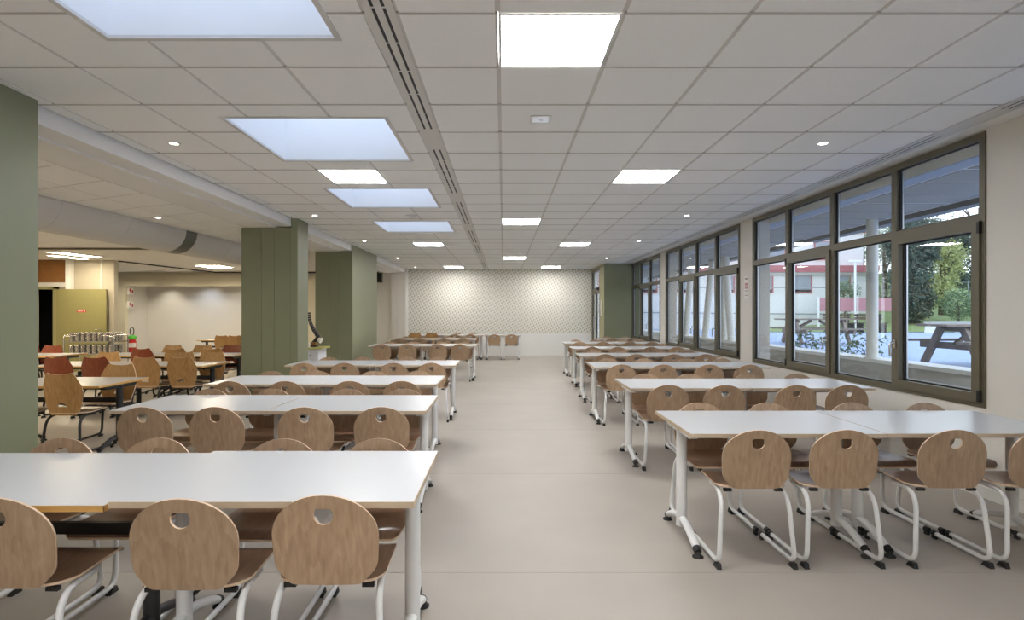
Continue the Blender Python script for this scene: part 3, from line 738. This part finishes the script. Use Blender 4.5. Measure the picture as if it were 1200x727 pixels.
# side room lights
def strip(x, y, lx, ly, rz, label):
    o = empty('strip_light', (x, y, LCEIL), rz); tag(o, label, 'ceiling light', 'lights of the side room')
    mb = MB()
    for (p, q, r_, s_) in ((-lx/2, lx/2, -ly/2, -ly/2+.015), (-lx/2, lx/2, ly/2-.015, ly/2), (-lx/2, -lx/2+.015, -ly/2+.015, ly/2-.015), (lx/2-.015, lx/2, -ly/2+.015, ly/2-.015)): mb.box(p, q, r_, s_, -.02, -.001)
    mb.build('frame', WMET, o); MB().box(-lx/2+.015, lx/2-.015, -ly/2+.015, ly/2-.015, -.016, -.002).build('diffuser', LEDW, o)
strip(-9.36, 12.65, .3, 1.2, -.12, 'long warm light panel nearer the first pillar in the side room'); strip(-9.98, 13.25, .22, .95, -.12, 'long warm light panel just above the olive door')
strip(-7.95, 15.9, .7, .8, 0, 'short warm light panel in front of the far recess'); strip(-7.0, 3.0, .6, 1.2, 0, 'added warm light panel of the side room hidden behind the first pillar'); strip(-8.2, 8.0, .6, 1.2, 0, 'added warm light panel hidden above the air duct'); strip(-10.8, 5.5, .6, 1.2, 0, 'added warm light panel at the hidden left end of the side room'); strip(-12.2, 10.0, .6, 1.2, 0, 'added warm light panel far left in the side room, out of sight')  # hidden panels after the recess one are added to brighten the side room
downlight(-4.65, 7.78, LCEIL-.001, 'single small downlight in the side room ceiling by the air duct', 'downlights of the side room')

# side room back walls
mb = MB(); mb.box(-16.2, -11.45, 14.1, 14.25, 0, 3.0); mb.box(-11.45, -10.9, 14.1, 14.25, 2.06, 3.0); mb.box(-10.9, -9.50, 14.1, 14.25, 0, 3.0); mb.box(-9.62, -9.50, 14.25, 18.4, 0, 3.0) if False else None
wl = struct('wall_side_room', mb, GREIGE, 'cream side room wall around the dark doorway', 'wall')
MB().box(-11.75, -10.66, 14.07, 14.1, 2.17, LCEIL).build('brown_panel', BROWN, wl)
MB().box(-11.75, -10.66, 14.06, 14.1, 2.07, 2.165).build('head_board', LILAC, wl)
MB().box(-10.60, -10.47, 13.98, 14.1, 0, LCEIL).build('pipe_casing', PAPER, wl)
MB().box(-9.82, -9.78, 14.085, 14.1, 0, LCEIL).build('panel_joint', BAR, wl)
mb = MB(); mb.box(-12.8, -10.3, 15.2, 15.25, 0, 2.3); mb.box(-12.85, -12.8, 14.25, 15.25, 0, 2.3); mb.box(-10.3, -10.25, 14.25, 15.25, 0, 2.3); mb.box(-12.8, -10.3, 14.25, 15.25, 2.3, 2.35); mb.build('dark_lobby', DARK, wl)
d = empty('door_2', (-10.80, 14.06, 0)); d['kind'] = 'structure'; d['label'] = 'olive green door standing open behind the steel trolley'; d['category'] = 'door'
mb = MB(); mb.box(-.14, -.04, -.03, .05, 0, 2.06); mb.box(-.66, -.04, -.03, .05, 2.0, 2.06); mb.build('door_frame', OLIVE, d)
lf = MB().box(.0, 1.20, -.10, -.055, .01, 2.0).build('door_leaf', DOORGR, d)
h = MB(); h.tube(fillet([(1.10, -.10, 1.03), (1.10, -.15, 1.03), (.97, -.15, 1.03)], .02), .010, 8); h.build('lever_handle', STEEL, lf)
sg = MB().box(.50, .72, -.104, -.10, 1.44, 1.50).build('red_sign', RED, lf); mb = MB(); mb.box(.52, .64, -.1055, -.104, 1.463, 1.477); mb.box(.665, .695, -.1055, -.104, 1.455, 1.485); mb.build('sign_print', PAPER, sg)

WB = 18.4
mb = MB(); mb.box(-13.6, -12.04, WB, WB+.15, 0, 3.0); mb.box(-12.04, -4.7, WB, WB+.15, 2.275, 3.0); mb.box(-7.4, -4.7, WB, WB+.15, 0, 2.275)
struct('wall_side_room_back', mb, CREAM, 'cream wall and header framing the white recess', 'wall')
mb = MB(); mb.box(-12.2, -7.3, 19.55, 19.7, 0, 2.6); mb.box(-12.19, -12.04, WB+.15, 19.55, 0, 2.6); mb.box(-7.4, -7.25, WB+.15, 19.55, 0, 2.6); mb.box(-12.2, -7.2, WB+.15, 19.7, 2.5, 2.65)
rc = struct('wall_recess', mb, WALLW, 'white back wall of the lit recess in the side room', 'wall')
def spot(name, x, y, z, col, e, label, ang=70):
    o = empty('downlight', (x, y, z)); tag(o, label, 'downlight', 'downlights of the recess')
    MB().lathe([(.06, 0), (.06, -.01), (.045, -.012)], n=16).build('trim_ring', WMET, o)
    l = bpy.data.lights.new(name, 'SPOT'); l.energy = e; l.color = col; l.spot_size = math.radians(ang); l.spot_blend = .8; l.shadow_soft_size = .04
    lo = bpy.data.objects.new('lamp', l); COL.objects.link(lo); lo.parent = o; lo.location = (0, 0, -.03); lo.rotation_euler = (math.radians(12), 0, 0)
spot('recess_warm', -11.2, 19.0, 2.5, (1, .93, .78), 30, 'warm downlight washing the left part of the recess wall', 110)
spot('recess_cool', -9.9, 18.95, 2.5, (.75, .84, 1), 30, 'cool downlight washing the middle of the recess wall', 125)
spot('recess_warm2', -8.7, 18.95, 2.5, (1, .96, .9), 16, 'downlight washing the right part of the recess wall', 125)
for i, x in enumerate((-11.6, -10.2, -8.8)):
    spot('added_wall_wash', x, 17.3, LCEIL-.001 if x > -9 else LCEIL-.001, (1, .88, .68), 80, ['left', 'middle', 'right'][i]+' added warm downlight in front of the cream wall around the recess', 140)  # added lamps, there only to brighten the cream wall
# signs on the recess side
for i, (z, hh) in enumerate(((2.13, .22), (1.68, .22))):
    o = empty('wall_sign', (-11.99, 18.62, z)); tag(o, ['red and white fire sign high beside the recess', 'lower red and white notice above the extinguisher'][i], 'sign')
    a = -.02
    MB().box(-.05, 0, -.12, .12, -hh/2, hh/2).build('plate', PAPER, o)
    mb = MB(); mb.box(0, .002, -.09, -.02, -.02, .07); mb.box(0, .002, .02, .09, -.07, .03); mb.build('red_mark', RED if i == 0 else REDINK, o)
# extinguisher
o = empty('fire_extinguisher', (-11.72, 18.25, 0)); tag(o, 'red fire extinguisher with green tag and black hose by the recess', 'extinguisher')
MB().lathe([(.07, .0), (.085, .02), (.085, .10)], n=16).build('stand', LGREEN, o)
MB().lathe([(.10, .10), (.11, .13), (.11, .52), (.08, .60), (.03, .64), (.03, .68)], n=18).build('cylinder', RED, o)
MB().box(-.115, .115, -.116, .0, .34, .48).build('label_plate', PAPER, o)
MB().lathe([(.11, .60), (.12, .63), (.11, .70), (.05, .72)], n=12).build('green_cover', LGREEN, o)
pts = [(.0+.06*math.sin(a), -.02, .84+.13*math.cos(a)) for a in [2*PI*i/20 for i in range(21)]]; MB().tube(pts, .014, 8).build('hose', RUBBER, o)

# trolley with steel jugs
tr = empty('serving_trolley', (-9.12, 12.95, 0)); tag(tr, 'stainless steel serving trolley carrying two shelves of jugs', 'trolley')
HX, HY = .55, .24
for sx_ in (-1, 1):
    fr = MB(); fr.tube(fillet([(sx_*HX, -HY, .1), (sx_*HX, -HY, .93), (sx_*HX, HY, .93), (sx_*HX, HY, .1)], .06), .014, 8); fr.tube(fillet([(sx_*HX, -HY, .82), (sx_*(HX-.0), -HY, .90), (sx_*(HX-.2), -HY, .925), (sx_*(HX-.28), -HY, .925)], .06), .010, 8)
    fr = fr.build('end_frame', STEEL, tr)
    for sy_ in (-1, 1): MB().lathe([(.02, 0), (.045, .02), (.045, .08), (.02, .1)], c=(sx_*HX, sy_*HY, 0), n=12).build('castor', RUBBER, tr)
for z in (.26, .53, .80):
    MB().box(-HX, HX, -HY, HY, z-.025, z).build('shelf', STEEL, tr)
jt = empty('steel_jug', link=False); TEMPL.append(jt)
j = MB(); j.lathe([(.045, 0), (.047, .004), (.052, .09), (.050, .16), (.055, .185), (.052, .185), (.046, .16), (.047, .012)], n=16); j.add([(.045, -.02, .185), (.045, .02, .185), (.085, 0, .19), (.045, -.015, .15), (.045, .015, .15)], [(0, 1, 2), (0, 2, 3), (1, 4, 2), (3, 2, 4)], 0, True)
j.build('body', STEEL, jt, link=False)
MB().tube(fillet([(-.05, 0, .165), (-.095, 0, .16), (-.095, 0, .06), (-.05, 0, .04)], .03), .007, 6).build('handle', STEEL, jt, link=False)
nums = ['first', 'second', 'third', 'fourth', 'fifth', 'sixth', 'seventh', 'eighth', 'ninth']
for s, z in enumerate((.80, .53)):
    for row in range(2):
        for i in range(8):
            x = -.45+i*.125+row*.02; y = -.13 if row == 0 else .12
            place(jt, (-9.12+x, 12.95+y, z), random.choice((1.2, -1.3, 1.9, -1.8)), f'{nums[i]} steel jug from the left, {["front", "back"][row]} row on the {["upper", "lower"][s]} trolley shelf', 'jug', 'steel jugs on the trolley')

# cabinet with green counter and black articulated arm behind pillar 2
o = empty('counter_cabinet', (-3.47, 10.5, 0)); tag(o, 'small white cabinet with curved lime counter behind the middle pillar', 'cabinet')
MB().box(-.35, .17, -.2, .25, .05, .785).build('body', CAB, o)
MB().box(-.34, .16, -.18, .24, 0, .05).build('plinth', DARK, o)
for a, b in ((-.34, .0), (.005, .165)):
    dr = MB().box(a, b, -.215, -.2, .07, .78).build('door', CAB, o); MB().lathe([(.014, 0), (.014, .02)], n=10).build('knob', RUBBER, dr, loc=((a+b)/2+(.1 if a < -.1 else -.05), -.235, .66))
MB().prism(rnd_corner([(-.36, -.33), (-.1, -.33), (.05, -.24), (.24, -.26), (.24, .27), (-.36, .27)], [.01, .1, .1, .03, .02, .01], 5), .785, .812).build('countertop', COUNTER, o)
o = empty('articulated_arm', (-3.36, 10.47, .812)); tag(o, 'black segmented curved arm with white cup on the lime counter', 'desk arm')
MB().box(-.16, -.02, -.05, .06, 0, .03).build('base', RUBBER, o); MB().box(-.13, -.03, -.05, .05, .03, .09).build('block', BROWN, o)
mb = MB(); mb.tube([(-.09, 0, .07), (-.04, 0, .13), (.0, 0, .17)], .035, 8)
mb.build('joint', RUBBER, o)
for k in range(12):
    t0, t1 = k/12, (k+.85)/12; f = lambda t: (.02-.185*(1-(1-t)**2.2), 0, .17+.46*t)
    MB().tube([f(t0), f((t0+t1)/2), f(t1)], .040-.012*t0, 8).build('segment', BMET, o)
MB().tube([(.0, -.01, .14), (.06, -.02, .115)], [.03, .055], 14).build('cup', PAPER, o)
MB().lathe([(.025, 0), (.028, .085)], c=(-.14, -.09, 0), n=12).build('white_pot', PAPER, o)

# ------------------------------------------------------------------ outdoors
ASPH = mat('asphalt', srgb(148, 164, 194), .85, var=.06, scale=3)
CONC = mat('concrete', srgb(176, 174, 168), .8, var=.06, scale=6)
COPE = mat('white_coping', srgb(226, 226, 222), .7, var=.03)
SOFF = mat('soffit_grey', srgb(160, 157, 152), .7, var=.03)
SOFJ = mat('soffit_joint', srgb(250, 250, 250), .6, var=.02)
POST = mat('post_white', srgb(222, 220, 210), .55, var=.03)
RENDER = mat('building_render', srgb(226, 226, 224), .8, var=.02)
FASC = mat('red_fascia', srgb(176, 106, 110), .6, var=.04)
ROOFT = mat('orange_roof', srgb(190, 110, 88), .7, var=.06)
SHUT = mat('grey_shutter', srgb(150, 158, 166), .6, var=.04)
GRASS = mat('grass', srgb(124, 142, 88), .9, var=.2, scale=4)
WTHR = wood('weathered_timber', srgb(112, 100, 92), srgb(160, 146, 134), 'X', .7)
BARK = mat('bark', srgb(90, 78, 66), .9, var=.2)
LEAFD = mat('dark_leaf', srgb(84, 100, 88), .7, var=.35, scale=1.5)
LEAFM = mat('mid_leaf', srgb(106, 128, 92), .7, var=.3, scale=1.5)
LEAFY = mat('yellow_leaf', srgb(178, 184, 122), .7, var=.25, scale=1.5)
LEAFP = mat('pale_leaf', srgb(158, 164, 146), .8, var=.2, scale=1.5)
PINKF = mat('pink_panel', srgb(178, 126, 134), .7, var=.05)
RAIL = mat('rail_grey', srgb(150, 155, 160), .5, .3, var=.03)

GZ = .40
mb = MB(); mb.add([(5.40, -15, GZ), (70, -15, GZ), (70, 60, GZ+.25), (5.40, 60, GZ+.25), (5.4, -15, GZ-.5), (70, -15, GZ-.5), (70, 60, GZ-.5), (5.4, 60, GZ-.5)], [(0, 1, 2, 3), (4, 7, 6, 5), (0, 4, 5, 1), (1, 5, 6, 2), (2, 6, 7, 3), (3, 7, 4, 0)])
gz = lambda y: GZ + .25*(y+15)/75
struct('ground_playground', mb, ASPH, 'blue-grey asphalt schoolyard outside the windows', 'ground')
mb = MB(); mb.box(XR+.25, 5.15, -8, 22, .1, .32); struct('ground_walkway', mb, CONC, 'grey walkway strip just outside the windows', 'ground')
mb = MB(); mb.box(5.15, 5.40, -8, 22, .1, .74); o = struct('wall_outdoor_low', mb, CONC, 'low grey concrete wall outside the windows', 'wall')
for k in range(15): MB().box(5.11, 5.44, -8+2*k+.004, -6+2*k-.004, .74, .79).build('coping_slab', COPE, o)
# canopy
mb = MB(); mb.box(XR+.25, 5.50, -8, 22, 2.755, 2.98)
can = struct('ceiling_canopy', mb, SOFJ, 'grey panelled canopy soffit over the outdoor walkway', 'canopy')
MB().box(5.44, 5.62, -8, 22, 2.69, 2.99).build('fascia_edge', mat('fascia_grey', srgb(96, 95, 92), .5, var=.03), can)
for k in range(54):
    y = -8+.555*k
    MB().box(4.24, 5.38, y+.024, y+.531, 2.749, 2.755).build('soffit_panel', SOFF, can)
for k in range(15): MB().box(XR+.26, 4.20, -8+2*k+.004, -6+2*k-.004, 2.749, 2.755).build('edge_panel', mat('soffit_bluelit', srgb(150, 160, 180), .5, var=.02), can)  # blue tone puts the bluish daylight on smooth metal into the colour
# posts
def post(x, y, dx, dy, label, r=.075):
    o = empty('canopy_post', (x, y, .79)); tag(o, label, 'post', 'canopy posts')
    MB().tube([(0, 0, 0), (dx, dy, 1.96)], r, 18).build('shaft', POST, o)
    MB().lathe([(r+.03, 0), (r+.03, .015)], n=18).build('base_plate', POST, o)
post(5.22, 8.2, 0, 0, 'round upright white canopy post outside the nearest window')
PP = [(13.75, .10, 'right upright'), (13.35, .25, 'right slanted'), (15.1, -.65, 'left slanted'), (16.7, -.65, 'farthest slanted'), (17.9, .6, 'last slanted')]
for y, dy, s in PP: post(5.25, y, -.05, dy, f'{s} white canopy post outside the middle window', .085)
post(5.22, 3.4, 0, 0, 'upright white canopy post beside the viewpoint window')

# picnic tables
def picnic(x, y, rz, L, label):
    z = gz(y); o = empty('picnic_table', (x, y, z), rz); tag(o, label, 'picnic table', 'timber picnic tables')
    for i in range(5): MB().box(-L/2, L/2, -.36+i*.146, -.36+i*.146+.138, .71, .75).build('top_plank', WTHR, o)
    for s in (-1, 1):
        for k in range(2): MB().box(-L/2, L/2, s*(.60+.13*k)-.06, s*(.60+.13*k)+.06, .43, .47).build('seat_plank', WTHR, o)
    for x_ in (-L/2+.38, L/2-.38):
        for s in (-1, 1):
            a = math.atan2(.42, .70); M = Matrix.Translation((x_, s*.22, .71)) @ Matrix.Rotation(s*a, 4, 'X')
            MB().box(-.035, .035, -.06, .06, -.80, 0, M=M).build('leg', WTHR, o)
        MB().box(x_+.036, x_+.09, -.78, .78, .31, .43).build('seat_beam', WTHR, o)
        MB().box(x_+.036, x_+.09, -.34, .34, .62, .71).build('top_beam', WTHR, o)
    M = Matrix.Rotation(.0, 4, 'Z')
    for s in (-1, 1):
        mb = MB(); mb.tube([(s*(L/2-.40), 0, .38), (s*.12, 0, .69)], .045, 4); mb.build('brace', WTHR, o)
picnic(8.38, 10.08, .04, 1.95, 'weathered timber picnic table outside the nearest window')
picnic(9.25, 17.2, -.05, 2.1, 'farther timber picnic table partly hidden by the window frame')

# benches
def bench(x, y, rz, label):
    o = empty('stone_bench', (x, y, gz(y)), rz); tag(o, label, 'bench')
    MB().box(-1.0, 1.0, -.22, .22, .42, .52).build('seat_slab', CONC, o)
    for s in (-.75, .75): MB().prism([(-.28, 0), (.28, 0), (.2, .42), (-.2, .42)], -.16, .16, M=Matrix.Translation((s, 0, 0)) @ Matrix.Rotation(PI/2, 4, 'X')).build('support', COPE, o)
bench(19.6, 25.5, .1, 'concrete bench with block supports at the grass edge')
for i, x in enumerate((15.0, 16.4)):
    o = empty('park_bench', (x, 25.8, gz(25.8))); tag(o, ['dark slatted bench left of the outdoor post', 'dark slatted bench behind the outdoor post'][i], 'bench')
    for k in range(3): MB().box(-.62, .62, -.2+k*.14, -.09+k*.14, .42, .45).build('seat_slat', BARK, o)
    for k in range(2): MB().box(-.62, .62, .24, .27, .58+k*.14, .69+k*.14).build('back_slat', BARK, o)
    for s in (-.5, .5): MB().box(s-.03, s+.03, -.2, .25, 0, .42).build('leg', RUBBER, o); MB().box(s-.03, s+.03, .21, .24, .42, .84).build('back_post', RUBBER, o)

# grass bank beyond the yard
mb = MB(); n = 24; vs = []; fs = []
for i in range(n+1):
    for j_ in range(9):
        x = 12+58*i/n; y = 26.3+2.6*j_; z = gz(26) + .02 + (0, .2, .6, 1.05, 1.6, 2.2, 2.9, 3.5, 4.1)[j_]*(.2 if x < 15.5 else (.55 if x < 18.0 else 1)) + random.uniform(-.06, .06)*(j_ > 0); vs.append((x, y, z))
for i in range(n):
    for j_ in range(8): a = i*9+j_; fs.append((a, a+9, a+10, a+1))
mb.add(vs, fs, 0, True); struct('ground_bank', mb, GRASS, 'green grass bank rising behind the schoolyard', 'bank')

# building
B = 33.0
bd = empty('school_building', (12.0, B, 0)); tag(bd, 'white school building with red fascia band across the yard', 'building')
X0, X1 = -12, 9.0
MB().box(X0, X1, 0, 8, 0, 3.60).build('lower_wall', RENDER, bd)
MB().box(2.4, X1, .8, 8, 3.98, 6.1).build('upper_wall', RENDER, bd)
MB().box(X0-.2, X1+.2, -.35, 8.2, 3.72, 4.10).build('fascia', FASC, bd)
MB().box(X0-.1, X1+.1, -.2, 8, 3.60, 3.72).build('soffit_board', COPE, bd)
MB().box(2.2, X1+.2, .6, 8.2, 6.1, 6.35).build('roof', ROOFT, bd)
for k in range(9):
    x = -11+2.2*k
    f = MB(); x_ = x
    f = MB().box(x_, x_+1.15, -.06, .0, 2.55, 3.52).build('window', FASC, bd); MB().box(x_+.06, x_+1.05, -.075, -.06, 2.62, 3.50).build('shutter', SHUT, f); MB().box(x_+.06, x_+1.05, -.08, -.075, 2.62, 2.74).build('pane', DARK, f)
for k in range(2):
    x_ = 3.2+2.9*k
    f = MB().box(x_, x_+1.2, .74, .8, 4.5, 5.6).build('window', FASC, bd); MB().box(x_+.07, x_+1.13, .725, .74, 4.57, 5.55).build('shutter', SHUT, f)
# retaining wall and railing in front
rw = empty('retaining_wall', (12, 30.5, 0)); tag(rw, 'low white retaining wall with a grey railing before the building', 'wall')
for k in range(8): MB().box(-12+2.2*k+.005, -9.8+2.2*k-.005, 0, .3, 0, 2.35).build('wall_panel', RENDER, rw)
mb = MB(); mb.tube([(-12, .15, 2.75), (5.6, .15, 2.75)], .022, 6); mb.build('handrail', RAIL, rw)
for k in range(9): MB().tube([(-12+2.2*k, .15, 2.35), (-12+2.2*k, .15, 2.75)], .022, 6).build('rail_post', RAIL, rw)
mb = MB(); mb.tube([(-12, -.15, 1.5), (5.6, -.15, 1.35)], .03, 6); mb.build('lower_rail', RAIL, rw)
# pink fence and lamp mast
pf = empty('pink_fence', (17.3, 28.3, 0)); tag(pf, 'pink panelled fence with white posts beside the benches', 'fence')
for k in range(4): MB().box(-1.9+k*.95+.01, -.95+k*.95-.01, 0, .05, 1.5, 2.15).build('fence_panel', PINKF, pf)
for k in range(5): MB().box(-1.93+k*.95, -1.87+k*.95, -.03, .08, .5, 2.2).build('fence_post', COPE, pf)
o = empty('lamp_mast', (17.0, 28.0, .5)); tag(o, 'thin white mast in front of the building', 'mast')
MB().tube([(0, 0, 0), (0, 0, 3.4)], .05, 8).build('pole', COPE, o); MB().box(-.3, .3, -.06, .06, 3.38, 3.48).build('lamp_head', COPE, o)

# second volume with orange roof, seen through window 2
o = empty('pitched_house', (12.6, 43, 0)); tag(o, 'white house with orange pitched roof seen through the middle window', 'house')
rf = MB(); rf.prism([(-.6, 0), (7, 0), (3.2, 1.6)], -3.4, 3.4, M=Matrix.Translation((0, 0, 4.6)) @ Matrix(((0, 0, 1, 0), (1, 0, 0, 0), (0, 1, 0, 0), (0, 0, 0, 1)))); rf.build('roof', ROOFT, o)
MB().box(-3.2, 3.2, 0, 6, 4.5, 4.62).build('eaves', COPE, o)
MB().box(-3, 3, .1, 6, 0, 4.5).build('wall', RENDER, o)

# trees
def foliage(mb, c, rad, n, size, rng, shell=.55):
    for _ in range(n):
        while True:
            d = Vector((rng.gauss(0, 1), rng.gauss(0, 1), rng.gauss(0, 1)))
            if d.length > .1: break
        d.normalize(); r = shell + (1-shell)*rng.random()
        lump = 1 + .22*math.sin(5*d.x+3*d.z+c[0])*math.cos(4*d.y-3*d.z+c[1])
        p = Vector((c[0]+d.x*rad[0]*r*lump, c[1]+d.y*rad[1]*r*lump, c[2]+d.z*rad[2]*r*lump))
        a = Vector((rng.gauss(0, 1), rng.gauss(0, 1), rng.gauss(0, .6))).normalized(); b = a.cross(Vector((rng.gauss(0, 1), rng.gauss(0, 1), rng.gauss(0, 1)))).normalized()
        s = size*rng.uniform(.6, 1.3)
        mb.add([p-a*s, p+b*s*.5, p+a*s, p-b*s*.5], [(0, 1, 2, 3)])
def tree(name, x, y, z0, h, crowns, m, label, size=.14, n=1800, group=None, seed=1, trunk_r=.18):
    rng = random.Random(seed); o = empty(name, (x, y, z0)); tag(o, label, 'tree' if 'tree' in name else 'bush', group)
    mb = MB(); mb.tube([(0, 0, -.3), (.05, .03, h*.4), (0, .1, h*.75)], [trunk_r, trunk_r*.75, trunk_r*.35], 8)
    for k in range(7):
        a = rng.uniform(0, 2*PI); mb.tube([(0, .05, h*(.3+.06*k)), (math.cos(a)*h*.16, math.sin(a)*h*.16, h*(.5+.06*k))], [trunk_r*.4, trunk_r*.12], 6)
    mb.build('trunk', BARK, o); fb = MB()
    for (cx, cy_, cz, rx, ry, rz_) in crowns: foliage(fb, (cx, cy_, cz), (rx, ry, rz_), n, size, rng)
    fo = fb.build('foliage', m, o); fo['kind'] = 'stuff'
tree('ivy_tree', 20.75, 29.5, 1.0, 6, [(0, 0, 2.0, .95, .9, 2.0), (-.35, 0, 3.9, .95, .9, 1.3), (.5, 0, 4.0, .9, .9, 1.2), (0, 0, .9, 1.0, .9, 1.0)], LEAFD, 'dark ivy-covered tree seen through the nearest window', .075, 6500, seed=3)
tree('yellow_tree', 22.95, 30.3, 1.6, 4, [(0, 0, 1.9, .9, .8, 1.2), (.45, 0, 2.7, .75, .7, .95), (-.6, -.2, 1.0, .95, .8, .9)], LEAFY, 'yellow-green tree right of the ivy-covered tree', .06, 2300, seed=5)
tree('dark_tree', 27.2, 33.0, 2.2, 7, [(0, 0, 2.2, 2.3, 1.6, 2.2), (3.5, 0, 2.6, 2.3, 1.8, 2.4), (-1.8, .5, 3.4, 1.4, 1.4, 1.2)], LEAFD, 'broad dark evergreen tree at the right end of the bank', .09, 7500, seed=7)
tree('pale_tree', 28.5, 46.0, 3.4, 7, [(0, 0, 4.4, 3.4, 2.4, 2.6), (-4.5, 1, 4.6, 2.8, 2.4, 2.4), (5.5, 1, 3.8, 3.5, 2.5, 2.4)], LEAFP, 'pale thin trees on the hilltop under the white sky', .11, 4200, seed=9)
tree('mottled_tree', 22.5, 34.2, 1.2, 6, [(0, 0, 3.0, 1.1, 1.0, 2.8)], LEAFP, 'grey-green tree between the outdoor post and the ivy-covered tree', .06, 4200, seed=15)
tree('low_bush', 22.0, 28.0, 1.0, 1.4, [(0, 0, .8, .9, .7, .8), (1.5, .2, .5, .9, .7, .6)], LEAFM, 'rounded green bush at the foot of the ivy-covered tree', .05, 2600, seed=11, trunk_r=.05)
tree('ivy_bush', 27.0, 29.6, 1.6, 1.4, [(0, 0, .5, 2.2, .8, .75), (4, 0, .6, 2.4, .8, .75)], LEAFM, 'green ivy hedge along the bank fence', .055, 4200, seed=12, trunk_r=.05)
tree('round_bush', 17.25, 29.3, 1.0, 1.9, [(0, 0, 1.3, .68, .6, .85)], LEAFM, 'round green bush before the white building', .05, 2200, seed=13, trunk_r=.06)
for i, (x, y) in enumerate(((5.75, 10.1), (5.82, 9.3), (5.85, 11.2))):
    tree('weed_bush', x, y, gz(y), .5, [(0, 0, .34, .28, .28, .32)], LEAFM, ['leafy weed behind the low wall, middle one', 'leafy weed behind the low wall, right one nearest the post', 'leafy weed behind the low wall, left one'][i], .035, 260, group='weeds by the low wall', seed=20+i, trunk_r=.012)
# chain fence on the bank
o = empty('mesh_fence', (23, 29.9, 1.55)); tag(o, 'grey wire fence with posts on the grass bank', 'fence')
for k in range(7): MB().tube([(-3+2*k, 0, 0), (-3+2*k, 0, 1.5)], .03, 6).build('fence_post', RAIL, o)
for z in (.75, 1.45): MB().tube([(-3, 0, z), (9, 0, z)], .012, 5).build('wire', RAIL, o)

for t in TEMPL:
    def rm(o):
        for c in list(o.children): rm(c)
        bpy.data.objects.remove(o)
    rm(t)
